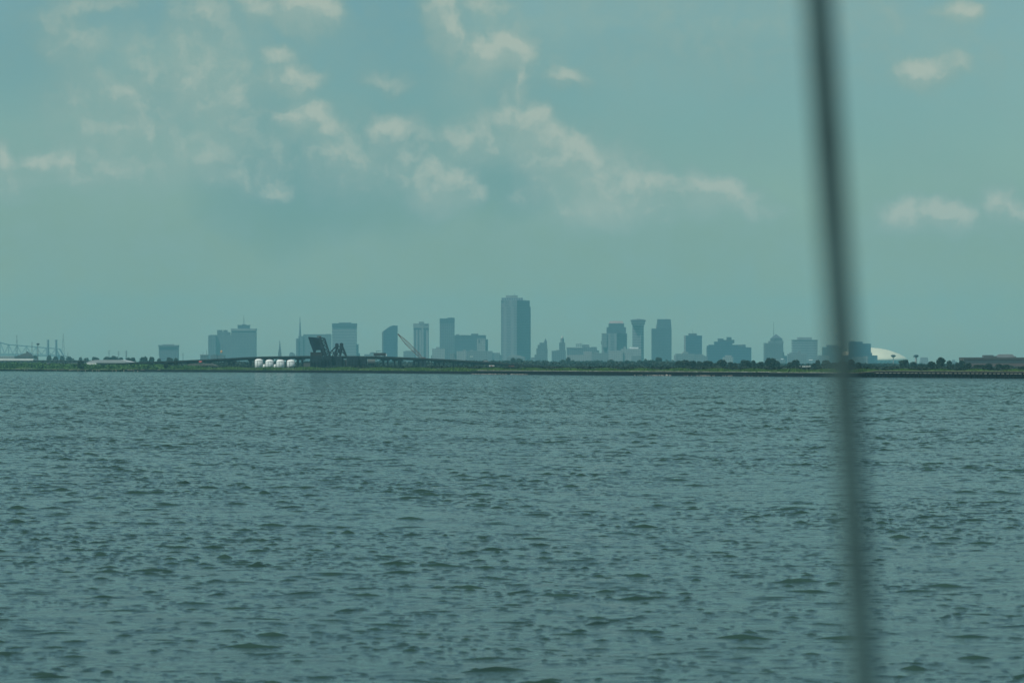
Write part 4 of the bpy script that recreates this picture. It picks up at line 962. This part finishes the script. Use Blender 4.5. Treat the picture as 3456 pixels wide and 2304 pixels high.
def vehicle(px, D, z, L, H, colr, name, label, cat, W=2.0, cab=.3, mname='x'):
    x = (px - 1728) * K * D; root = thing(name, label, cat, (x, D, z)); m = mat(mname, colr, .4, .03, 1)
    if H > 2.0:
        MB().box(-L / 2, L / 2 * (1 - cab * .5), -W / 2, W / 2, .7, H).build('cargo_box', m, root)
        MB().extrude([(L / 2 * (1 - cab * .45), .6), (L / 2, .6), (L / 2, 1.5), (L / 2 - .5, H * .8), (L / 2 * (1 - cab * .45), H * .8)], -W / 2 + .1, W / 2 - .1).build('cab', mat('white_cab', (.75, .75, .72), .4, .03, 1), root)
    else:
        MB().extrude([(-L / 2, .35), (L / 2, .35), (L / 2, .8), (L * .28, .95), (L * .15, H), (-L * .28, H), (-L * .42, .95), (-L / 2, .85)], -W / 2, W / 2).build('body', m, root)
    for sx in (-.33, .33):
        for sy in (-1, 1):
            w = MB()
            vs = [(sx * L + .38 * math.cos(a * math.pi / 6), sy * W / 2 - .12, .38 + .38 * math.sin(a * math.pi / 6)) for a in range(12)]
            vs += [(v[0], v[1] + .24, v[2]) for v in vs]; w.add(vs, [(i, (i + 1) % 12, 12 + (i + 1) % 12, 12 + i) for i in range(12)] + [tuple(range(12)), tuple(range(23, 11, -1))])
            w.build('wheel', mat('tyre_rubber', (.03, .03, .03), .9, .1, 1), root)
    return root
def zdeck(px): return P(0, hat(px) + 2.6, hDp(px)).z
vehicle(1283.5, hDp(1283) + 4, zdeck(1283) + .3, 10, 3.0, (.06, .06, .065), 'truck', 'dark truck crossing the highway bridge left of the slope topped blue tower', 'truck', mname='dark_truck_paint')
vehicle(1640, hDp(1640) + 4, zdeck(1640), 4.6, 1.5, (.3, .3, .3), 'car', 'grey car on the falling right ramp of the highway bridge', 'car', mname='grey_car_paint')
vehicle(1660, 2560, GZ, 3.9, 2.25, (.62, .60, .58), 'van', 'small white van with a red panel behind the bank, left of the tallest tower', 'van', mname='pale_truck_paint')
vehicle(1727, 2520, GZ - .1, 3.9, 2.1, (.22, .10, .10), 'car', 'dull dark red car behind the bank below the tallest tower', 'car', mname='dull_red_paint')
vehicle(678, 2880, P(0, 1224.5, 2880).z, 4.0, 1.5, (.42, .10, .09), 'car', 'tiny bright red car seen end on below the rising left ramp of the highway bridge', 'car', mname='bright_red_paint').rotation_euler = (0, 0, 1.35)
_r = [o for o in COL.objects if o.get('label', '').startswith('small white van with')][0]
MB().box(-.9, .3, -1.06, -1.01, .9, 1.9).build('side_panel', mat('red_panel', (.40, .10, .09), .5, .05, 1), _r)
# support under the red van: low embankment
def embankment():
    a = P(660, 1226, 2885); b = P(700, 1226, 2885)
    MB().extrude([(a.x - 14, GZ - 1), (b.x + 14, GZ - 1), (b.x + 3, a.z), (a.x - 3, a.z)], 2876, 2892).build('embankment', mat('grey_gravel', (.14, .14, .13), .95, .2, .5), origin=(0, 0, 0))
    tag(bpy.data.objects['embankment'], kind='structure')
embankment()
for px, D, w, lab in ((2174, 4100, 3, 'small white parked van glinting in the tree line below the mushroom topped tower'), (2212, 4050, 3.4, 'small white parked van glinting among trees below the dark tower with the tapered top'), (2140, 4150, 2.6, 'small white parked van glinting in the tree line left of the mushroom topped tower')):
    vehicle(px, D, P(0, 1230, D).z - 1.2, w * 2, 2.3, (.8, .8, .78), 'van', lab, 'van', mname='white_van_paint')

# ------------------------------------------------------------------ storage tanks
def tank(t, x0, x1, apex, shoulder, D, label, grp, roofm):
    a = TP(t, x0, 0, D); b = TP(t, x1, 0, D); r = (b.x - a.x) / 2
    root = thing('storage_tank', label, 'storage tank', ((a.x + b.x) / 2, D, GZ), grp)
    zs = TP(t, 0, shoulder, D).z - GZ; za = TP(t, 0, apex, D).z - GZ
    MB().lathe(0, 0, [(r, -1), (r, zs)], 32).build('shell', mat('tank_paint', (.50, .54, .54), .5, .06, .4), root, smooth=True)
    pr = [(r * 1.02, zs - .05), (r * 1.02, zs + .06)] + [(r * math.cos(u * math.pi / 12), zs + .06 + (za - zs) * math.sin(u * math.pi / 12)) for u in range(1, 6)] + [(.05, za + .05)]
    MB().lathe(0, 0, pr, 32).build('roof', M_white, root, smooth=True)
    lad = MB(); lad.beam((-r * .3, -r * 1.0, 0), (-r * .3, -r * 1.0, zs), .12); lad.build('ladder', M_steel, root)
    MB().lathe(-r * .25, -r * .3, [(.25, zs + .3), (.25, za + .35), (.35, za + .4), (.1, za + .6)], 8).build('vent', M_steel, root)
    return root
tank('3', 107, 252, 912, 946, 2610, 'leftmost and tallest of the four white domed tanks on the green bank', 'white tanks on the bank', None)
tank('3', 300, 445, 925, 962, 2610, 'second white domed tank from the left, with a dark ladder patch on its roof', 'white tanks on the bank', None)
tank('3', 497, 640, 925, 962, 2610, 'third white domed tank from the left on the green bank', 'white tanks on the bank', None)
tank('3', 686, 830, 928, 964, 2610, 'rightmost of the four white domed tanks on the green bank', 'white tanks on the bank', None)
def small_tank(x0, x1, top, label):
    D = 2622; a = TP('3', x0, top, D); b = TP('3', x1, top, D); r = (b.x - a.x) / 2
    root = thing('small_tank', label, 'storage tank', ((a.x + b.x) / 2, D, GZ), 'small tanks between the big ones'); h = a.z - GZ
    MB().lathe(0, 0, [(r, -1), (r, h * .8), (r * .8, h * .93), (.05, h)], 20).build('shell', M_white, root, smooth=True)
    MB().lathe(0, 0, [(.15, h - .1), (.15, h + .4)], 8).build('vent', M_steel, root)
small_tank(254, 304, 1010, 'short white tank between the first and second big white tanks')
small_tank(450, 498, 1010, 'short white tank between the second and third big white tanks')
B('low_building', 'pale small shed right of the four white tanks under the bridge', 'shed', '3', 2700, [('wall', 'b', 985, 1105, 975, None, 0, 6, M_roof), ('roof', 'p', [(980, 978), (1000, 962), (1095, 962), (1108, 978)], -.4, 6.4, M_dconc)])
B('low_building', 'pale small shed under the bridge right of the lift bridge pier', 'shed', '3', 2780, [('wall', 'b', 2145, 2270, 930, 960, 0, 5, M_roof), ('roof', 'b', 2140, 2275, 918, 932, -.4, 5.4, M_pale), ('wall', 'b', 2150, 2265, 955, None, .3, 4.6, M_dconc)])

# ------------------------------------------------------------------ railway lift bridge
def bascule():
    D = 2680
    root = thing('bascule_bridge', 'dark steel railway lift bridge with its leaf raised and a trussed tower beside it', 'bridge', (TP('3', 1400, 850, D).x, D, GZ)); O = root.location
    q = lambda x, z, dy=0: TP('3', x, z, D, dy)
    W = 7.0
    # counterweight slab
    pr = [(1066, 522), (1085, 517), (1275, 533), (1300, 640), (1345, 850), (1310, 850), (1290, 755), (1212, 757), (1196, 792), (1160, 792), (1130, 705), (1096, 622), (1090, 590)]
    MB().extrude([(q(*p).x, q(*p).z) for p in pr], D + 1, D + W - 1).build('counterweight', mat('dark_counterweight', (.018, .032, .052), .8, .15, .3), root, origin=O)
    for dy in (0, W):
        mb = MB(); bm = lambda a, b, w: mb.beam(q(*a, dy), q(*b, dy), w)
        bm((1270, 530), (1362, 545), .9); bm((1358, 540), (1460, 850), .8); bm((1275, 545), (1375, 860), 1.5)
        L_ = [(1275, 540), (1300, 625), (1325, 705), (1350, 785), (1375, 860)]; R_ = [(1360, 545), (1385, 628), (1412, 708), (1438, 788), (1460, 850)]
        for i in range(4):
            bm(L_[i], R_[i + 1], .45); bm(R_[i], L_[i + 1], .45); bm(L_[i + 1], R_[i + 1], .55)
        mb.build('leaf_truss', M_dsteel, root, origin=O)
        mb = MB(); bm = lambda a, b, w: mb.beam(q(*a, dy), q(*b, dy), w)
        for a, b, w in (((1582, 655), (1560, 860), .9), ((1582, 670), (1460, 800), .6), ((1462, 795), (1450, 860), .5), ((1600, 700), (1535, 860), .6), ((1668, 655), (1750, 862), 1.1), ((1668, 660), (1640, 862), 1.0), ((1585, 690), (1665, 690), .8),
                        ((1590, 690), (1650, 860), .5), ((1655, 695), (1570, 860), .5), ((1655, 760), (1735, 845), .5), ((1560, 770), (1650, 770), .45), ((1460, 800), (1640, 850), .4), ((1500, 765), (1560, 860), .4), ((1575, 735), (1500, 860), .35), ((1500, 755), (1570, 700), .4), ((1690, 700), (1648, 860), .4)):
            bm(a, b, w)
        mb.build('tower_truss', M_dsteel, root, origin=O)
        for cx, cz in ((1583, 660), (1668, 655)):
            m = MB(); c = q(cx, cz, dy); r = 1.15
            vs = [(c.x + r * math.cos(a * math.pi / 8), c.y - .5, c.z + r * math.sin(a * math.pi / 8)) for a in range(16)]; vs += [(v[0], v[1] + 1.0, v[2]) for v in vs]
            m.add(vs, [(i, (i + 1) % 16, 16 + (i + 1) % 16, 16 + i) for i in range(16)] + [tuple(range(16)), tuple(range(31, 15, -1))]).build('sheave', M_dsteel, root, origin=O)
    for a in ((1360, 545), (1412, 708), (1460, 850), (1582, 655), (1668, 655), (1560, 860), (1750, 862)):
        MB().beam(q(*a, 0), q(*a, W), .5).build('cross_strut', M_dsteel, root, origin=O)
    MB().box(q(1110, 0).x, q(1325, 0).x, D - .5, D + 8, q(0, 862).z, q(0, 792).z).build('machinery_house', mat('brown_machinery_house', (.042, .045, .048), .9, .1, .5), root, origin=O)
    MB().box(q(1225, 0).x, q(1300, 0).x, D + 2, D + 5, q(0, 520).z, q(0, 500).z).build('walkway', mat('reddish_lattice', (.12, .09, .085), .9, .1, .5), root, origin=O)
    # piers and fenders
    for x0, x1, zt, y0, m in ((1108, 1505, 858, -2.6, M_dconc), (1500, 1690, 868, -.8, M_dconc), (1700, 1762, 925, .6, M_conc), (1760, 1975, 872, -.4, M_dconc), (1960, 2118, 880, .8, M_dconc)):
        MB().box(q(x0, 0).x, q(x1, 0).x, D + y0, D + 14, GZ - 1, q(0, zt).z).build('pier', m, root, origin=O)
    g = random.Random(12)
    for k in range(16):
        x = 1120 + k * 62; MB().box(q(x, 0).x, q(x + 12, 0).x, D - 3.4, D - 2.8, GZ - 1, q(0, g.uniform(900, 990)).z).build('fender_pile', M_timber, root, origin=O)
bascule()

# ------------------------------------------------------------------ crane, tents, low things
def lattice_crane():
    D = 3100
    root = thing('lattice_crane', 'long reddish lattice crane boom leaning up left behind the highway bridge', 'crane', (TP('4', 880, 900, D).x, D, GZ)); O = root.location
    a = TP('4', 448, 470, D); b = TP('4', 880, 905, D); M_red = mat('reddish_crane_steel', (.20, .13, .12), .7, .1, .3)
    d = (b - a); n = Vector((d.z, 0, -d.x)).normalized()
    mb = MB()
    def wd(t): return .25 + 1.45 * min(t * 3.2, 1, (1 - t) * 4 + .3)
    S = 22
    for sy in (0, 1.6):
        for sn in (-1, 1):
            for i in range(S):
                t0, t1 = i / S, (i + 1) / S
                mb.beam(a + d * t0 + n * (sn * wd(t0) / 1.3) + Vector((0, sy, 0)), a + d * t1 + n * (sn * wd(t1) / 1.3) + Vector((0, sy, 0)), .32)
                mb.beam(a + d * t0 + n * (sn * wd(t0) / 1.3) + Vector((0, sy, 0)), a + d * t1 - n * (sn * wd(t1) / 1.3) + Vector((0, sy, 0)), .18)
    mb.build('boom', M_red, root, origin=O)
    t = MB(); t.beam(a - Vector((.3, -.8, -.3)), a + d * .09 + Vector((0, .8, 0)), 1.0); t.build('boom_tip', M_dsteel, root, origin=O)
    c = MB(); c.beam(a + Vector((.2, .8, .2)), a + d * .34 + n * 1.6 + Vector((0, .8, 0)), .14); c.beam(a + d * .34 + n * 1.6 + Vector((0, .8, 0)), b + n * 1.0, .14); c.build('cable', M_dsteel, root, origin=O)
    MB().box(b.x - .6, b.x + 2.6, D - 1, D + 2, b.z - 1.2, b.z + 1.0).build('cab', M_red, root, origin=O)
    MB().box(b.x - 1.2, b.x + 3.2, D - 1.5, D + 2.5, GZ, b.z - 1.1).build('undercarriage', M_dsteel, root, origin=O)
lattice_crane()
def tent(t, x0, x1, top, D, lab):
    a = TP(t, x0, top, D); b = TP(t, x1, top, D); r = (b.x - a.x) / 2; root = thing('tent', lab, 'tent', ((a.x + b.x) / 2, D, GZ - .2)); h = a.z - GZ + .2
    MB().prism([(-r, -r), (r, -r), (r, r), (-r, r)], max(h - 1.7, .4), h, [(-.1, -.1), (.1, -.1), (.1, .1), (-.1, .1)]).build('canopy', M_white, root)
    for sx in (-1, 1):
        for sy in (-1, 1): MB().box(sx * r * .9 - .06, sx * r * .9 + .06, sy * r * .9 - .06, sy * r * .9 + .06, -.4, max(h - 1.65, .45)).build('leg', M_steel, root)
tent('6', 192, 275, 1063, 2150, 'larger left one of two white peaked tents on the bank')
tent('6', 272, 335, 1066, 2160, 'smaller right one of two white peaked tents on the bank')
def low_white_walls():
    for i, (x0, x1, z0, lab) in enumerate(((1100, 1250, 1103, 'long low white wall on the bank left of the dark tree clump'), (1255, 1355, 1106, 'whitish mound like low wall in the gap of the bushes'), (1370, 1445, 1104, 'short low white wall left of the shrub gap'), (1570, 1610, 1106, 'very short white wall below the dark tree clump'), (1695, 1775, 1108, 'low white wall below the right half of the tree clump'), (1820, 1860, 1110, 'tiny white wall right end below the tree clump'))):
        D = 2080 + i * 4; a = TP('6', x0, z0, D); b = TP('6', x1, z0, D); root = thing('low_wall', lab, 'wall', ((a.x + b.x) / 2, D, GZ - .3)); w = (b.x - a.x) / 2; h = a.z - GZ + .3
        g = random.Random(i); mb = MB(); n = 7; V = []; F = []
        prof = [(-w, -.5)] + [(-w + 2 * w * k / n, max(.3, h * g.uniform(.75, 1.0))) for k in range(n + 1)] + [(w, -.5)]
        mb.extrude(prof, 0, .5).build('masonry', M_cap, root)
low_white_walls()

# ------------------------------------------------------------------ blurred slanted pole near the camera
def pole():
    D = 4.0
    a = P(2763 - 154 * .35, 0 - 2304 * .35, D); b0 = P(2917, 2304, D)
    s = (b0 - P(2763, 0, D)); a = P(2763, 0, D) - s * .8; b = b0 + s * 7.0
    d = (a - b).normalized(); L_ = (a - b).length; n = 28; prof_r = .0150
    u = d.cross(Vector((0, 1, 0))).normalized(); v = d.cross(u).normalized()
    V = []; F = []
    rows = [(0, .02), (.02, .02), (.021, prof_r)] + [(k / 12, prof_r) for k in range(1, 12)] + [(.992, prof_r), (.993, .015), (1.0, .013)]
    for t, r in rows:
        c = b + d * L_ * t
        for k in range(n):
            A = 2 * math.pi * k / n; V.append(tuple(c + u * r * math.cos(A) + v * r * math.sin(A)))
    for j in range(len(rows) - 1):
        for k in range(n): F.append((j * n + k, j * n + (k + 1) % n, (j + 1) * n + (k + 1) % n, (j + 1) * n + k))
    F.append(tuple(range(n - 1, -1, -1))); F.append(tuple((len(rows) - 1) * n + k for k in range(n)))
    o = MB().add(V, F).build('metal_pole', mat('dark_metal_rod', (.085, .15, .15), .6, .2, 3), smooth=True, origin=(b.x, b.y, b.z))
    tag(o, 'dark blurred slanted pole close to the camera, crossing the whole picture at right', 'pole')
pole()

# ------------------------------------------------------------------ haze
def haze():
    x, y0, y1, z0, z1 = 13700, -13500, 13700, -2.5, 225
    o = MB().box(-x, x, y0, y1, z0, z1)
    m = bpy.data.materials.new('haze'); m.use_nodes = True; nt = m.node_tree
    nt.nodes.remove(nt.nodes['Principled BSDF'])
    v = nt.nodes.new('ShaderNodeVolumePrincipled'); v.inputs['Color'].default_value = (.33, .90, 1.0, 1)
    v.inputs['Density'].default_value = 6.6e-5; v.inputs['Anisotropy'].default_value = 0.0
    nt.links.new(v.outputs[0], nt.nodes['Material Output'].inputs['Volume'])
    ob = o.build('haze', m); tag(ob, 'thin humid haze filling the air over the lake and city', 'haze', kind='stuff')
haze()
for o in list(COL.objects):      # unused prototypes
    if o.get('label') == 'x':
        for c in list(o.children): bpy.data.objects.remove(c)
        bpy.data.objects.remove(o)
